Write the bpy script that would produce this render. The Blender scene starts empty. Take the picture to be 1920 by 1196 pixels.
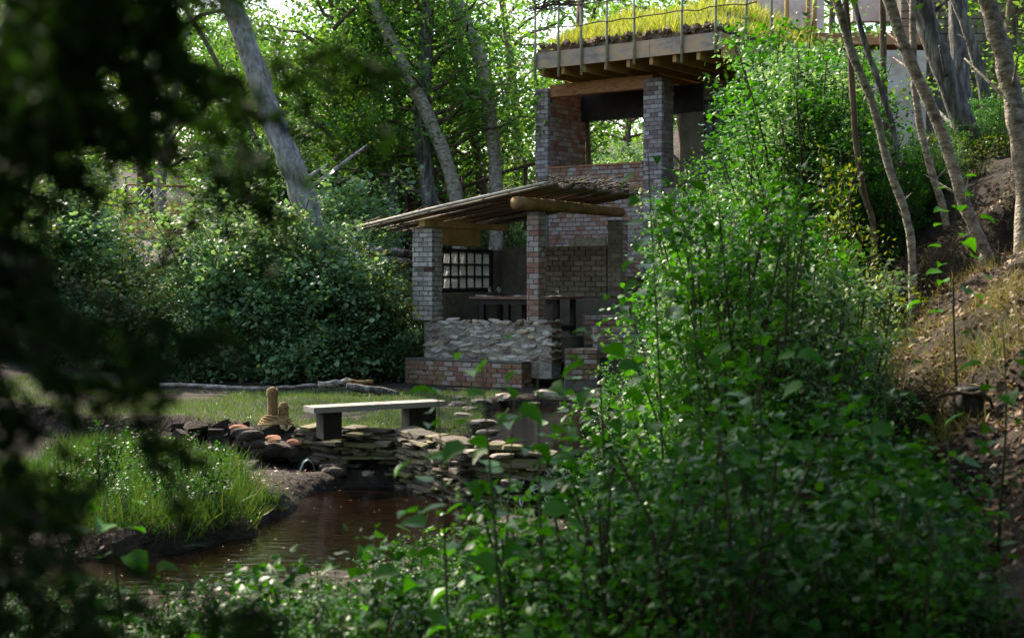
import bpy, math, random
import numpy as np
from mathutils import Vector, Matrix, Euler
R = math.radians
rng = np.random.default_rng(7); random.seed(7)
sc = bpy.context.scene
col = sc.collection

# ------------------------------------------------------------------ camera
F, CX, CY, PITCH = 2600.0, 960.0, 598.0, math.atan(78 / 2600.0)
cam = bpy.data.cameras.new('camera'); cam_o = bpy.data.objects.new('camera', cam); col.objects.link(cam_o)
cam.sensor_width = 36; cam.lens = F / 1920 * 36; cam.clip_start = .05; cam.clip_end = 600
cam_o.location = (0, 0, 0); cam_o.rotation_euler = (R(90) - PITCH, 0, 0)
cam.dof.use_dof = True; cam.dof.focus_distance = 23; cam.dof.aperture_fstop = (cam.lens / 1000) / .019
sc.camera = cam_o

# ------------------------------------------------------------------ light
SUN_AZ, SUN_EL = R(-38), R(44)          # azimuth from +Y (into the picture), negative = to the left
w = bpy.data.worlds.new('World'); sc.world = w; w.use_nodes = True
nt = w.node_tree; nt.nodes.clear()
sky = nt.nodes.new('ShaderNodeTexSky'); sky.sky_type = 'NISHITA'; sky.sun_disc = False
sky.sun_elevation = SUN_EL; sky.sun_rotation = SUN_AZ; sky.air_density = 1.3; sky.dust_density = 2.5; sky.ozone_density = 1
bg = nt.nodes.new('ShaderNodeBackground'); bg.inputs[1].default_value = .15
wo = nt.nodes.new('ShaderNodeOutputWorld'); nt.links.new(sky.outputs[0], bg.inputs[0]); nt.links.new(bg.outputs[0], wo.inputs[0])
sd = bpy.data.lights.new('sun', 'SUN'); sd.energy = 3.9; sd.angle = R(.6); sd.color = (1, .88, .70)
so = bpy.data.objects.new('sun', sd); col.objects.link(so)
tosun = Vector((math.sin(SUN_AZ) * math.cos(SUN_EL), math.cos(SUN_AZ) * math.cos(SUN_EL), math.sin(SUN_EL)))
so.rotation_euler = (-tosun).to_track_quat('-Z', 'Y').to_euler(); so.location = tosun * 50
sc.view_settings.view_transform = 'Standard'; sc.view_settings.look = 'None'; sc.view_settings.gamma = 1
sc.view_settings.use_curve_mapping = False; sc.view_settings.exposure = 1.7
sc.render.engine = 'CYCLES'
sc.cycles.use_denoising = True
sc.cycles.max_bounces = 6; sc.cycles.diffuse_bounces = 3; sc.cycles.glossy_bounces = 2
sc.cycles.transmission_bounces = 4; sc.cycles.transparent_max_bounces = 6
sc.cycles.sample_clamp_indirect = 4; sc.cycles.caustics_reflective = False; sc.cycles.caustics_refractive = False

# ------------------------------------------------------------------ projection helpers (picture pixels of 1920x1196 -> points in the place)
cp, sp = math.cos(PITCH), math.sin(PITCH)
def at(px, py, Y):
    a = px - CX; b = CY - py
    d = (a, F * cp + b * sp, -F * sp + b * cp)
    k = Y / d[1]
    return Vector((d[0] * k, Y, d[2] * k))
def proj(x, y, z):
    dep = y * cp - z * sp; up = y * sp + z * cp
    return CX + F * x / dep, CY - F * up / dep

# ------------------------------------------------------------------ terrain
def sst(a, b, t):
    t = np.clip((t - a) / (b - a), 0, 1); return t * t * (3 - 2 * t)
def polydist(x, y, pts):
    d = np.full(np.shape(x), 1e9)
    for (ax, ay), (bx, by) in zip(pts[:-1], pts[1:]):
        vx, vy = bx - ax, by - ay
        t = np.clip(((x - ax) * vx + (y - ay) * vy) / (vx * vx + vy * vy), 0, 1)
        d = np.minimum(d, np.hypot(x - ax - t * vx, y - ay - t * vy))
    return d
WL, WU = -2.85, -2.30
FRX = [-40, -9, -5.1, -2.76, -1.46, -.53, 1.3, 3, 40]; FRY = [24, 22, 21.1, 19.4, 18.95, 17.3, 17.0, 16.4, 12]
S_MAIN = [(-.2, 17.0), (-1.5, 17.5), (-1.6, 16.4), (-1.45, 15.0), (-2.6, 13.4), (-5.0, 12.4), (-9, 12.0)]
S_BR = [(-1.4, 15.6), (.1, 13.2), (.75, 11.6), (.8, 9.4)]
S_UP = [(.45, 18.5), (.75, 21), (.7, 23.9)]
def H(x, y):
    x = np.asarray(x, float); y = np.asarray(y, float)
    n = .06 * np.sin(1.7 * x + .6 * y) * np.sin(1.3 * y - .4 * x) + .035 * np.sin(4.1 * x + 1) * np.sin(3.7 * y + 2) + .015 * np.sin(9 * x + 3) * np.sin(8.3 * y)
    low = -1.6 + (-2.68 + 1.6) * sst(1.5, 9, y) + n * 1.2
    low = low + .12 * sst(-2.8, -3.6, x) * sst(14, 16, y)
    dm = np.minimum(polydist(x, y, S_MAIN) - 1.12, polydist(x, y, S_BR) - .55) + n * 2.5
    low = low + (-3.15 - low) * sst(.35, -.15, dm)
    yf = np.interp(x, FRX, FRY)
    ter = -2.15 + n * .35
    du = polydist(x, y, S_UP) - .95 + n * 2
    ter = ter + (-2.65 - ter) * sst(.3, -.1, du)
    z = low + (ter - low) * sst(-.05, .25, y - yf)
    z = z + .13 * np.clip(-6.5 - x, 0, 20)
    x0 = 1.3 + .11 * np.clip(y - 20, 0, 12) + .25 * np.sin(y * .9)
    r = np.clip(x - x0, 0, 100)
    r2 = np.where(r < 5.2, r, 5.2 + (r - 5.2) * .5)
    z = z + r2 * .70 * sst(0, .9, r) + n * sst(0, 1, r) * 2.0
    back = np.clip(y - 28.6, 0, 20) * .20 + np.clip(y - 48.6, 0, 200) * .075
    z = z + back * (1 - .6 * sst(3, 7, x) * sst(60, 30, y))
    return z
def h(x, y): return float(H(x, y))

# ------------------------------------------------------------------ mesh helpers
def mesh(name, V, faces, mat=None, smooth=False, mats=None, midx=None):
    me = bpy.data.meshes.new(name)
    V = np.asarray(V, np.float32).reshape(-1, 3)
    if not isinstance(faces, list) or (faces and not isinstance(faces[0], np.ndarray)):
        me.from_pydata([tuple(map(float, v)) for v in V], [], [tuple(map(int, f)) for f in faces])
    else:
        tot = np.concatenate([np.full(len(f), f.shape[1], np.int32) for f in faces])
        idx = np.concatenate([f.ravel() for f in faces]).astype(np.int32)
        me.vertices.add(len(V)); me.vertices.foreach_set('co', V.ravel())
        me.loops.add(len(idx)); me.loops.foreach_set('vertex_index', idx)
        me.polygons.add(len(tot)); st = np.zeros(len(tot), np.int32); st[1:] = np.cumsum(tot)[:-1]
        me.polygons.foreach_set('loop_start', st); me.polygons.foreach_set('loop_total', tot)
        me.update(calc_edges=True)
    for m in (mats or ([mat] if mat else [])): me.materials.append(m)
    if midx is not None: me.polygons.foreach_set('material_index', np.asarray(midx, np.int32))
    if smooth: me.polygons.foreach_set('use_smooth', np.ones(len(me.polygons), bool))
    return me
def link(name, me, parent=None, loc=None, rot=None, scale=None):
    o = bpy.data.objects.new(name, me); col.objects.link(o)
    if parent is not None: o.parent = parent
    if loc is not None: o.location = loc
    if rot is not None: o.rotation_euler = rot
    if scale is not None: o.scale = scale if hasattr(scale, '__len__') else (scale,) * 3
    return o
def thing(name, label, cat, loc=(0, 0, 0), rz=0, group=None, me=None):
    o = link(name, me, None, loc, (0, 0, rz)); o['label'] = label; o['category'] = cat
    if group: o['group'] = group
    return o
def kind(o, k): o['kind'] = k; return o
class MB:
    """collects shapes for one mesh"""
    def __init__(s): s.V = []; s.Q = []; s.T = []; s.n = 0; s.flat = False
    def add(s, V, Q=None, T=None):
        V = np.asarray(V, float).reshape(-1, 3)
        if Q is not None and len(Q): s.Q.append(np.asarray(Q, int) + s.n)
        if T is not None and len(T): s.T.append(np.asarray(T, int) + s.n)
        s.V.append(V); s.n += len(V); return s
    def box(s, c, d, M=None, j=0):
        s.flat = True; c = np.asarray(c, float); d = np.asarray(d, float) / 2
        V = np.array([[i, k, l] for i in (-1, 1) for k in (-1, 1) for l in (-1, 1)], float) * d
        if j: V = V + rng.uniform(-j, j, V.shape)
        if M is not None: V = V @ np.asarray(M).T
        return s.add(V + c, [[0, 1, 3, 2], [4, 6, 7, 5], [0, 4, 5, 1], [2, 3, 7, 6], [0, 2, 6, 4], [1, 5, 7, 3]])
    def tube(s, P, rad, n=8, cap=True, jit=0):
        P = np.asarray(P, float); k = len(P); rad = np.broadcast_to(np.asarray(rad, float), (k,))
        T = np.gradient(P, axis=0); T /= np.linalg.norm(T, axis=1)[:, None] + 1e-9
        ref = np.array([0, 0, 1.]) if abs(T[0][2]) < .85 else np.array([1., 0, 0])
        V = []; a = np.linspace(0, 2 * np.pi, n, endpoint=False)
        for i in range(k):
            A = np.cross(ref, T[i]); A /= np.linalg.norm(A) + 1e-9; B = np.cross(T[i], A); ref = np.cross(A, T[i]) * -1 if False else B
            rr = rad[i] * (1 + (rng.uniform(-jit, jit, n) if jit else 0))
            V.append(P[i] + np.cos(a)[:, None] * A * np.reshape(rr, (-1, 1)) + np.sin(a)[:, None] * B * np.reshape(rr, (-1, 1)))
            ref = B
        V = np.vstack(V); Q = []
        for i in range(k - 1):
            for m in range(n):
                Q.append([i * n + m, i * n + (m + 1) % n, (i + 1) * n + (m + 1) % n, (i + 1) * n + m])
        Tn = []
        if cap:
            c0 = len(V); V = np.vstack([V, P[0], P[-1]])
            for m in range(n):
                Tn.append([c0, (m + 1) % n, m]); Tn.append([c0 + 1, (k - 1) * n + m, (k - 1) * n + (m + 1) % n])
        return s.add(V, Q, Tn)
    def lathe(s, prof, c=(0, 0, 0), n=14):
        a = np.linspace(0, 2 * np.pi, n, endpoint=False); V = []
        for r, z in prof: V.append(np.stack([np.cos(a) * r, np.sin(a) * r, np.full(n, z)], 1))
        V = np.vstack(V) + np.asarray(c); Q = []
        for i in range(len(prof) - 1):
            for m in range(n): Q.append([i * n + m, i * n + (m + 1) % n, (i + 1) * n + (m + 1) % n, (i + 1) * n + m])
        return s.add(V, Q)
    def leaves(s, P, N, size, tmpl, up=None):
        """template leaf at points P, normals N (n,3), sizes"""
        TV, TF = tmpl; n = len(P); P = np.asarray(P, float); N = np.asarray(N, float)
        N = N / (np.linalg.norm(N, axis=1)[:, None] + 1e-9)
        d = rng.normal(size=(n, 3)) if up is None else np.asarray(up, float)
        D = d - (d * N).sum(1)[:, None] * N; D /= np.linalg.norm(D, axis=1)[:, None] + 1e-9
        S = np.cross(D, N)
        size = np.broadcast_to(size, (n,))
        V = P[:, None, :] + (TV[None, :, 0:1] * S[:, None, :] + TV[None, :, 1:2] * D[:, None, :] + TV[None, :, 2:3] * N[:, None, :]) * size[:, None, None]
        Fc = (TF[None] + (np.arange(n) * len(TV))[:, None, None]).reshape(-1, TF.shape[1])
        if TF.shape[1] == 4: return s.add(V.reshape(-1, 3), Fc, None)
        return s.add(V.reshape(-1, 3), None, Fc)
    def mesh(s, name, mat, smooth=False):
        fs = []
        if s.Q: fs.append(np.vstack(s.Q))
        if s.T: fs.append(np.vstack(s.T))
        me = mesh(name, np.vstack(s.V), fs, mat, smooth)
        if s.flat and not smooth: me.polygons.foreach_set('use_smooth', np.zeros(len(me.polygons), bool))
        return me
    def obj(s, name, mat, parent=None, smooth=False): return link(name, s.mesh(name, mat, smooth), parent)

KITE = (np.array([[0, 0, 0], [.27, .42, .07], [0, 1, -.03], [-.27, .42, .07]]), np.array([[0, 1, 2], [0, 2, 3]]))
BROAD = (np.array([[0, 0, 0], [0, .5, .0], [0, 1.05, -.12], [.36, .06, .07], [.5, .42, .10], [.26, .8, .03], [-.36, .06, .07], [-.5, .42, .10], [-.26, .8, .03]]),
         np.array([[0, 3, 4, 1], [1, 4, 5, 2], [0, 1, 7, 6], [1, 2, 8, 7]]))
BLADE = (np.array([[-.035, 0, 0], [.035, 0, 0], [.02, .6, .08], [-.02, .6, .08], [0, 1, .28]]), np.array([[0, 1, 2], [0, 2, 3], [3, 2, 4]]))

# ------------------------------------------------------------------ materials
def nodes(name):
    m = bpy.data.materials.new(name); m.use_nodes = True; t = m.node_tree
    return m, t, t.nodes['Principled BSDF'], t.nodes['Material Output']
def N(t, ty, **k):
    n = t.nodes.new(ty)
    for a, b in k.items():
        if a.startswith('i_'):
            n.inputs[int(a[2:]) if a[2:].isdigit() else a[2:].replace('_', ' ')].default_value = b
        else: setattr(n, a, b)
    return n
def ramp(t, src, stops):
    r = t.nodes.new('ShaderNodeValToRGB'); e = r.color_ramp.elements
    while len(e) < len(stops): e.new(.5)
    for x, (p, c) in zip(e, stops): x.position = p; x.color = (*c, 1)
    t.links.new(src, r.inputs[0]); return r
def leafmat(name, cols, tint=(1.5, 1.5, .5), trans=.35, rough=.38, spec=.5, objvar=.5):
    m, t, b, out = nodes(name); L = t.links
    g = N(t, 'ShaderNodeNewGeometry'); oi = N(t, 'ShaderNodeObjectInfo')
    mx = N(t, 'ShaderNodeMix', data_type='FLOAT'); mx.inputs[0].default_value = objvar * .5
    L.new(g.outputs['Random Per Island'], mx.inputs[2]); L.new(oi.outputs['Random'], mx.inputs[3])
    rp = ramp(t, mx.outputs[0], [(i / (len(cols) - 1), c) for i, c in enumerate(cols)])
    nz = N(t, 'ShaderNodeTexNoise'); nz.inputs['Scale'].default_value = 30
    tc = N(t, 'ShaderNodeTexCoord'); L.new(tc.outputs['Object'], nz.inputs['Vector'])
    hv = N(t, 'ShaderNodeHueSaturation'); mr = N(t, 'ShaderNodeMapRange'); mr.inputs[3].default_value = .7; mr.inputs[4].default_value = 1.3
    L.new(nz.outputs[0], mr.inputs[0]); L.new(mr.outputs[0], hv.inputs['Value']); L.new(rp.outputs[0], hv.inputs['Color'])
    L.new(hv.outputs[0], b.inputs['Base Color']); b.inputs['Roughness'].default_value = rough; b.inputs['Specular IOR Level'].default_value = spec
    tr = N(t, 'ShaderNodeBsdfTranslucent'); tm = N(t, 'ShaderNodeMix', data_type='RGBA', blend_type='MULTIPLY'); tm.inputs[0].default_value = 1
    tm.inputs[7].default_value = (*tint, 1); L.new(hv.outputs[0], tm.inputs[6]); L.new(tm.outputs[2], tr.inputs[0])
    ms = N(t, 'ShaderNodeMixShader'); ms.inputs[0].default_value = trans
    L.new(b.outputs[0], ms.inputs[1]); L.new(tr.outputs[0], ms.inputs[2]); L.new(ms.outputs[0], out.inputs[0])
    return m
def solid(name, stops, scale=6, rough=.85, bump=.3, bscale=None, stretch=(1, 1, 1), objvar=0, detail=6, dist=.02, spec=.3, coords='Object', voro=None):
    m, t, b, out = nodes(name); L = t.links
    tc = N(t, 'ShaderNodeTexCoord'); mp = N(t, 'ShaderNodeMapping'); mp.inputs['Scale'].default_value = stretch
    if coords == 'World': g = N(t, 'ShaderNodeNewGeometry'); L.new(g.outputs['Position'], mp.inputs[0])
    else: L.new(tc.outputs[coords], mp.inputs[0])
    nz = N(t, 'ShaderNodeTexNoise'); nz.inputs['Scale'].default_value = scale; nz.inputs['Detail'].default_value = detail; nz.inputs['Roughness'].default_value = .65
    L.new(mp.outputs[0], nz.inputs['Vector'])
    src = nz.outputs[0]
    if objvar:
        oi = N(t, 'ShaderNodeObjectInfo'); mx = N(t, 'ShaderNodeMix', data_type='FLOAT'); mx.inputs[0].default_value = objvar
        L.new(src, mx.inputs[2]); L.new(oi.outputs['Random'], mx.inputs[3]); src = mx.outputs[0]
    rp = ramp(t, src, stops); L.new(rp.outputs[0], b.inputs['Base Color'])
    b.inputs['Roughness'].default_value = rough; b.inputs['Specular IOR Level'].default_value = spec
    n2 = N(t, 'ShaderNodeTexNoise'); n2.inputs['Scale'].default_value = bscale or scale * 3; n2.inputs['Detail'].default_value = 8; L.new(mp.outputs[0], n2.inputs['Vector'])
    bp = N(t, 'ShaderNodeBump'); bp.inputs['Strength'].default_value = bump; bp.inputs['Distance'].default_value = dist
    L.new(n2.outputs[0], bp.inputs['Height']); L.new(bp.outputs[0], b.inputs['Normal'])
    return m
M = {}
M['leaf_thicket'] = leafmat('leaf_thicket', [(.012, .05, .008), (.02, .085, .008), (.032, .13, .008), (.055, .18, .012), (.05, .13, .035)], (1.6, 1.7, .3), .36, .4, .16)
M['leaf_bush'] = leafmat('leaf_bush', [(.05, .10, .05), (.09, .17, .085), (.13, .23, .11), (.19, .29, .14), (.24, .28, .12)], (1.4, 1.5, .7), .42, .45, .4)
M['leaf_bush_pale'] = leafmat('leaf_bush_pale', [(.05, .09, .03), (.10, .16, .05), (.17, .2, .07), (.24, .2, .09)], (1.4, 1.4, .5), .42, .5, .4)
M['leaf_shaded'] = leafmat('leaf_shaded', [(.008, .034, .008), (.014, .06, .008), (.022, .085, .010), (.035, .12, .014), (.045, .09, .02)], (1.6, 1.7, .35), .32, .4, .16)  # leaf greens darkened: shade of the near undergrowth put into the colour
M['leaf_canopy'] = leafmat('leaf_canopy', [(.03, .075, .022), (.05, .125, .032), (.08, .175, .038), (.12, .21, .045), (.18, .22, .045)], (1.6, 1.7, .5), .55, .5, .2)
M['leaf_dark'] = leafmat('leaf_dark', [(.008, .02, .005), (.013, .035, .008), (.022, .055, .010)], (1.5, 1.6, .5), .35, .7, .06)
M['leaf_yellow'] = leafmat('leaf_yellow', [(.06, .12, .015), (.10, .15, .02), (.17, .18, .025)], (1.6, 1.4, .3), .4)
M['grass'] = leafmat('grass', [(.04, .09, .02), (.07, .14, .035), (.11, .18, .06), (.17, .19, .09)], (1.4, 1.4, .5), .3, .5, .3)
M['grass_tall'] = leafmat('grass_tall', [(.02, .05, .012), (.033, .08, .018), (.052, .115, .026), (.12, .12, .05)], (1.4, 1.5, .4), .35, .5, .3)
M['grass_roof'] = leafmat('grass_roof', [(.11, .16, .03), (.19, .24, .04), (.28, .29, .06), (.38, .34, .16)], (1.6, 1.55, .5), .45, .5, .3)
M['grass_dry'] = leafmat('grass_dry', [(.12, .15, .04), (.22, .2, .08), (.30, .24, .11)], (1.3, 1.2, .6), .3, .6, .2)
M['litter'] = leafmat('litter', [(.04, .022, .012), (.13, .075, .045), (.24, .15, .09), (.36, .29, .23)], (1, .9, .8), .1, .6, .3)
M['soil'] = solid('soil', [(.3, (.008, .005, .0035)), (.5, (.02, .013, .009)), (.62, (.034, .024, .016)), (.75, (.014, .018, .007))], 2.2, .95, .8, 9, dist=.08)
M['roof_earth'] = solid('roof_earth', [(.3, (.06, .035, .02)), (.55, (.15, .095, .06)), (.75, (.26, .19, .12))], 7, .95, .9, 18, coords='World')
M['brick'] = solid('brick', [(.22, (.13, .07, .05)), (.38, (.27, .13, .09)), (.5, (.30, .2, .16)), (.62, (.30, .25, .23)), (.78, (.38, .34, .31))], 3.2, .9, .5, 40, objvar=.34, coords='World')
M['brick_grey'] = solid('brick_grey', [(.25, (.16, .11, .11)), (.42, (.26, .20, .20)), (.55, (.32, .27, .28)), (.75, (.42, .38, .38))], 9, .9, .5, 40, objvar=.5, coords='World')
M['brick_wet'] = solid('brick_wet', [(.2, (.07, .035, .025)), (.38, (.22, .10, .07)), (.5, (.21, .13, .06)), (.6, (.30, .22, .18)), (.78, (.42, .35, .3))], 2.6, .8, .5, 40, objvar=.34, coords='World')
M['brick_orange'] = solid('brick_orange', [(.3, (.2, .085, .04)), (.7, (.34, .16, .085))], 9, .9, .4)
M['brick_dark'] = solid('brick_dark', [(.3, (.05, .025, .018)), (.7, (.12, .055, .035))], 9, .9, .4)
M['white_brick'] = solid('white_brick', [(.25, (.2, .165, .135)), (.45, (.38, .34, .295)), (.7, (.55, .51, .45))], 5, .9, .5, 30, objvar=.3, coords='World')
M['mortar'] = solid('mortar', [(.3, (.08, .068, .055)), (.7, (.19, .165, .14))], 8, .95, .6, 30, coords='World')
M['mortar_pale'] = solid('mortar_pale', [(.3, (.17, .14, .115)), (.7, (.32, .28, .235))], 7, .95, 1, 14, dist=.05, coords='World')
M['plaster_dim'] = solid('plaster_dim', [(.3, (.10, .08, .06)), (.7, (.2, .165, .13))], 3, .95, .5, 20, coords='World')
M['stone'] = solid('stone', [(.25, (.15, .11, .085)), (.42, (.30, .25, .2)), (.58, (.44, .39, .34)), (.8, (.36, .26, .14))], 5, .95, .9, 18, objvar=.5, coords='World')
M['slab'] = solid('slab', [(.25, (.03, .024, .017)), (.42, (.08, .062, .042)), (.55, (.14, .115, .075)), (.64, (.11, .10, .03)), (.8, (.2, .17, .13))], 5, .85, .6, 25, objvar=.4, coords='World')
M['rock_pale'] = solid('rock_pale', [(.3, (.08, .06, .045)), (.5, (.21, .165, .125)), (.75, (.36, .3, .24))], 4, .75, .6, 20, objvar=.3, coords='World')
M['rock_brown'] = solid('rock_brown', [(.3, (.02, .014, .011)), (.55, (.055, .04, .032)), (.8, (.10, .08, .07))], 6, .85, .9, 16, coords='World')
M['rock_wet'] = solid('rock_wet', [(.3, (.015, .012, .012)), (.6, (.05, .04, .038)), (.8, (.10, .09, .09))], 6, .55, .8, 22, spec=.4, coords='World')
M['bark_grey'] = solid('bark_grey', [(.3, (.035, .03, .027)), (.46, (.10, .09, .082)), (.56, (.2, .18, .165)), (.7, (.34, .31, .28))], 6, .9, 1, 14, (2.2, 2.2, .45), dist=.06, coords='World')
M['bark_pale'] = solid('bark_pale', [(.3, (.06, .045, .035)), (.42, (.19, .155, .12)), (.55, (.34, .285, .23)), (.7, (.48, .42, .36))], 7, .85, 1, 18, (1.1, 1.1, 2.0), dist=.04, coords='World')
M['bark_light'] = solid('bark_light', [(.3, (.09, .075, .065)), (.44, (.2, .18, .17)), (.56, (.30, .28, .265)), (.7, (.42, .4, .38))], 6, .9, 1, 16, (1.6, 1.6, .7), dist=.05, coords='World')
M['bark_brown'] = solid('bark_brown', [(.3, (.04, .028, .02)), (.5, (.11, .075, .05)), (.7, (.2, .15, .1))], 5, .9, .9, 24, (2.2, 2.2, .5), coords='World')
M['twig'] = solid('twig', [(.3, (.03, .02, .012)), (.7, (.09, .065, .04))], 8, .9, .4)
M['stem_green'] = solid('stem_green', [(.3, (.03, .04, .015)), (.7, (.07, .08, .03))], 8, .7, .2)
M['pole'] = solid('pole', [(.25, (.06, .045, .03)), (.5, (.14, .11, .075)), (.75, (.26, .22, .17))], 4, .85, .5, 20, (.6, 4, 4), objvar=.45)
M['pole_bleached'] = solid('pole_bleached', [(.3, (.26, .22, .17)), (.7, (.48, .43, .35))], 4, .8, .4, 20, (.6, 4, 4))
M['log'] = solid('log', [(.3, (.10, .055, .02)), (.55, (.24, .14, .05)), (.8, (.34, .22, .09))], 3, .8, .5, 14, (1, 1, 1))
M['timber_orange'] = solid('timber_orange', [(.3, (.22, .10, .04)), (.5, (.38, .18, .08)), (.75, (.46, .26, .13))], 3, .8, .4, 24, (.5, 3, 6))
M['timber_grey'] = solid('timber_grey', [(.28, (.16, .12, .09)), (.46, (.30, .24, .19)), (.56, (.42, .27, .15)), (.8, (.40, .35, .30))], 1.6, .85, .12, 24, (.9, 2, 3), dist=.01, coords='World')
M['timber_gold'] = solid('timber_gold', [(.3, (.26, .15, .04)), (.7, (.45, .28, .09))], 3, .8, .4, 20)
M['bench_wood'] = solid('bench_wood', [(.3, (.14, .12, .10)), (.45, (.34, .30, .26)), (.62, (.54, .49, .43))], 4, .85, .9, 22, (.5, 6, 6))
M['dark_wood'] = solid('dark_wood', [(.3, (.006, .005, .004)), (.7, (.022, .016, .012))], 4, .6, .4)
M['table_wood'] = solid('table_wood', [(.3, (.07, .025, .015)), (.7, (.16, .06, .035))], 3, .35, .2, 20, (.4, 4, 4), spec=.5)
M['stick'] = solid('stick', [(.3, (.18, .17, .10)), (.7, (.36, .34, .24))], 6, .8, .3)
M['rope'] = solid('rope', [(.3, (.14, .085, .035)), (.5, (.27, .17, .08)), (.75, (.42, .29, .15))], 30, .95, .8, 90)
M['pink_wall'] = solid('pink_wall', [(.3, (.40, .28, .22)), (.5, (.58, .46, .40)), (.75, (.7, .64, .62))], 2, .9, .3, 20, coords='World')
M['wall_brown'] = solid('wall_brown', [(.3, (.12, .09, .06)), (.7, (.24, .19, .14))], 2.5, .9, .4, 20, objvar=.4, coords='World')
M['tin'] = solid('tin', [(.3, (.08, .11, .10)), (.7, (.2, .25, .22))], 8, .45, .2)
M['wire'] = solid('wire', [(.3, (.35, .36, .32)), (.7, (.55, .55, .5))], 20, .5, .1)
M['white'] = solid('white', [(.3, (.7, .7, .68)), (.7, (.8, .8, .78))], 8, .35, .05)
M['dark_metal'] = solid('dark_metal', [(.3, (.012, .012, .012)), (.7, (.03, .028, .025))], 8, .5, .2)
m, t, b, out = nodes('glass'); M['glass'] = m
b.inputs['Base Color'].default_value = (.9, .95, .95, 1); b.inputs['Roughness'].default_value = .05; b.inputs['Transmission Weight'].default_value = .95; b.inputs['IOR'].default_value = 1.45
m, t, b, out = nodes('window_glass'); M['window_glass'] = m
b.inputs['Base Color'].default_value = (.35, .36, .36, 1); b.inputs['Roughness'].default_value = .25
tr = N(t, 'ShaderNodeBsdfTransparent'); tr.inputs[0].default_value = (.85, .9, .9, 1)
tl = N(t, 'ShaderNodeBsdfTranslucent'); tl.inputs[0].default_value = (.8, .8, .8, 1)
m1 = N(t, 'ShaderNodeMixShader'); m1.inputs[0].default_value = .55; t.links.new(tr.outputs[0], m1.inputs[1]); t.links.new(tl.outputs[0], m1.inputs[2])
m2 = N(t, 'ShaderNodeMixShader'); m2.inputs[0].default_value = .2; t.links.new(m1.outputs[0], m2.inputs[1]); t.links.new(b.outputs[0], m2.inputs[2]); t.links.new(m2.outputs[0], out.inputs[0])
m, t, b, out = nodes('water'); M['water'] = m
b.inputs['Base Color'].default_value = (.022, .008, .003, 1); b.inputs['Roughness'].default_value = .04; b.inputs['Specular IOR Level'].default_value = .6
g = N(t, 'ShaderNodeNewGeometry'); mp = N(t, 'ShaderNodeMapping'); mp.inputs['Scale'].default_value = (.9, 2.0, 1); t.links.new(g.outputs['Position'], mp.inputs[0])
n1 = N(t, 'ShaderNodeTexNoise'); n1.inputs['Scale'].default_value = 5; n1.inputs['Detail'].default_value = 4; t.links.new(mp.outputs[0], n1.inputs['Vector'])
bp = N(t, 'ShaderNodeBump'); bp.inputs['Strength'].default_value = .45; bp.inputs['Distance'].default_value = .02
t.links.new(n1.outputs[0], bp.inputs['Height']); t.links.new(bp.outputs[0], b.inputs['Normal'])
nf = N(t, 'ShaderNodeTexNoise'); nf.inputs['Scale'].default_value = 3.5; nf.inputs['Detail'].default_value = 7; t.links.new(g.outputs['Position'], nf.inputs['Vector'])
rp = ramp(t, nf.outputs[0], [(.35, (.003, .0015, .001)), (.55, (.007, .003, .0012)), (.75, (.006, .0055, .002))]); t.links.new(rp.outputs[0], b.inputs['Base Color'])
m, t, b, out = nodes('foam'); M['foam'] = m
b.inputs['Base Color'].default_value = (.6, .62, .65, 1); b.inputs['Roughness'].default_value = .3

# ------------------------------------------------------------------ ground and water
def axis(segs):
    out = [segs[0][0]]
    for a, b_, s in segs:
        n = max(1, int(round((b_ - a) / s))); out += list(np.linspace(a, b_, n + 1)[1:])
    return np.array(out)
xs = axis([(-90, -20, 5), (-20, -8, .8), (-8, 8, .13), (8, 20, .8), (20, 90, 5)])
ys = axis([(-30, 4, 1.5), (4, 9, .4), (9, 27.5, .13), (27.5, 40, .5), (40, 90, 2.5), (90, 200, 10)])
X, Y = np.meshgrid(xs, ys); Z = H(X, Y)
nx, ny = len(xs), len(ys)
idx = np.arange(nx * ny).reshape(ny, nx)
Q = np.stack([idx[:-1, :-1], idx[:-1, 1:], idx[1:, 1:], idx[1:, :-1]], -1).reshape(-1, 4)
kind(link('ground', mesh('ground', np.stack([X, Y, Z], -1), [Q], M['soil'], True)), 'structure')
def ribbon(name, line, wd, mat, dz=.02, k=40):
    P = np.array(line, float); tt = np.linspace(0, len(P) - 1, k); cx_ = np.interp(tt, range(len(P)), P[:, 0]); cy_ = np.interp(tt, range(len(P)), P[:, 1])
    gx, gy = np.gradient(cx_), np.gradient(cy_); l_ = np.hypot(gx, gy); V = []
    for q in np.linspace(-.5, .5, 7): V.append(np.stack([cx_ - gy / l_ * q * wd, cy_ + gx / l_ * q * wd], 1))
    V = np.stack(V, 1).reshape(-1, 2); idx = np.arange(k * 7).reshape(k, 7)
    Q = np.stack([idx[:-1, :-1], idx[1:, :-1], idx[1:, 1:], idx[:-1, 1:]], -1).reshape(-1, 4)
    return kind(link(name, mesh(name, np.column_stack([V, H(V[:, 0], V[:, 1]) + dz + .02 * np.sin(V[:, 0] * 3)]), [Q], mat, True)), 'structure')
M['path'] = solid('path', [(.3, (.13, .11, .12)), (.6, (.24, .2, .19)), (.8, (.34, .29, .24))], 1.5, .95, .4, 9, dist=.04)
ribbon('path', [(-17, 39.5), (-12, 39.8), (-9, 40.6), (-5, 43)], 3.2, M['path'], .06)
def sheet(name, poly, z, mat):
    return kind(link(name, mesh(name, [(x, y, z) for x, y in poly], [list(range(len(poly)))], mat)), 'structure')
sheet('stream_water', [(-14, 8), (2.6, 8), (2.6, 16.0), (1.0, 17.15), (-.5, 17.35), (-1.4, 19.05), (-2.7, 19.5), (-4, 20.2), (-14, 20.2)], WL, M['water'])
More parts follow.
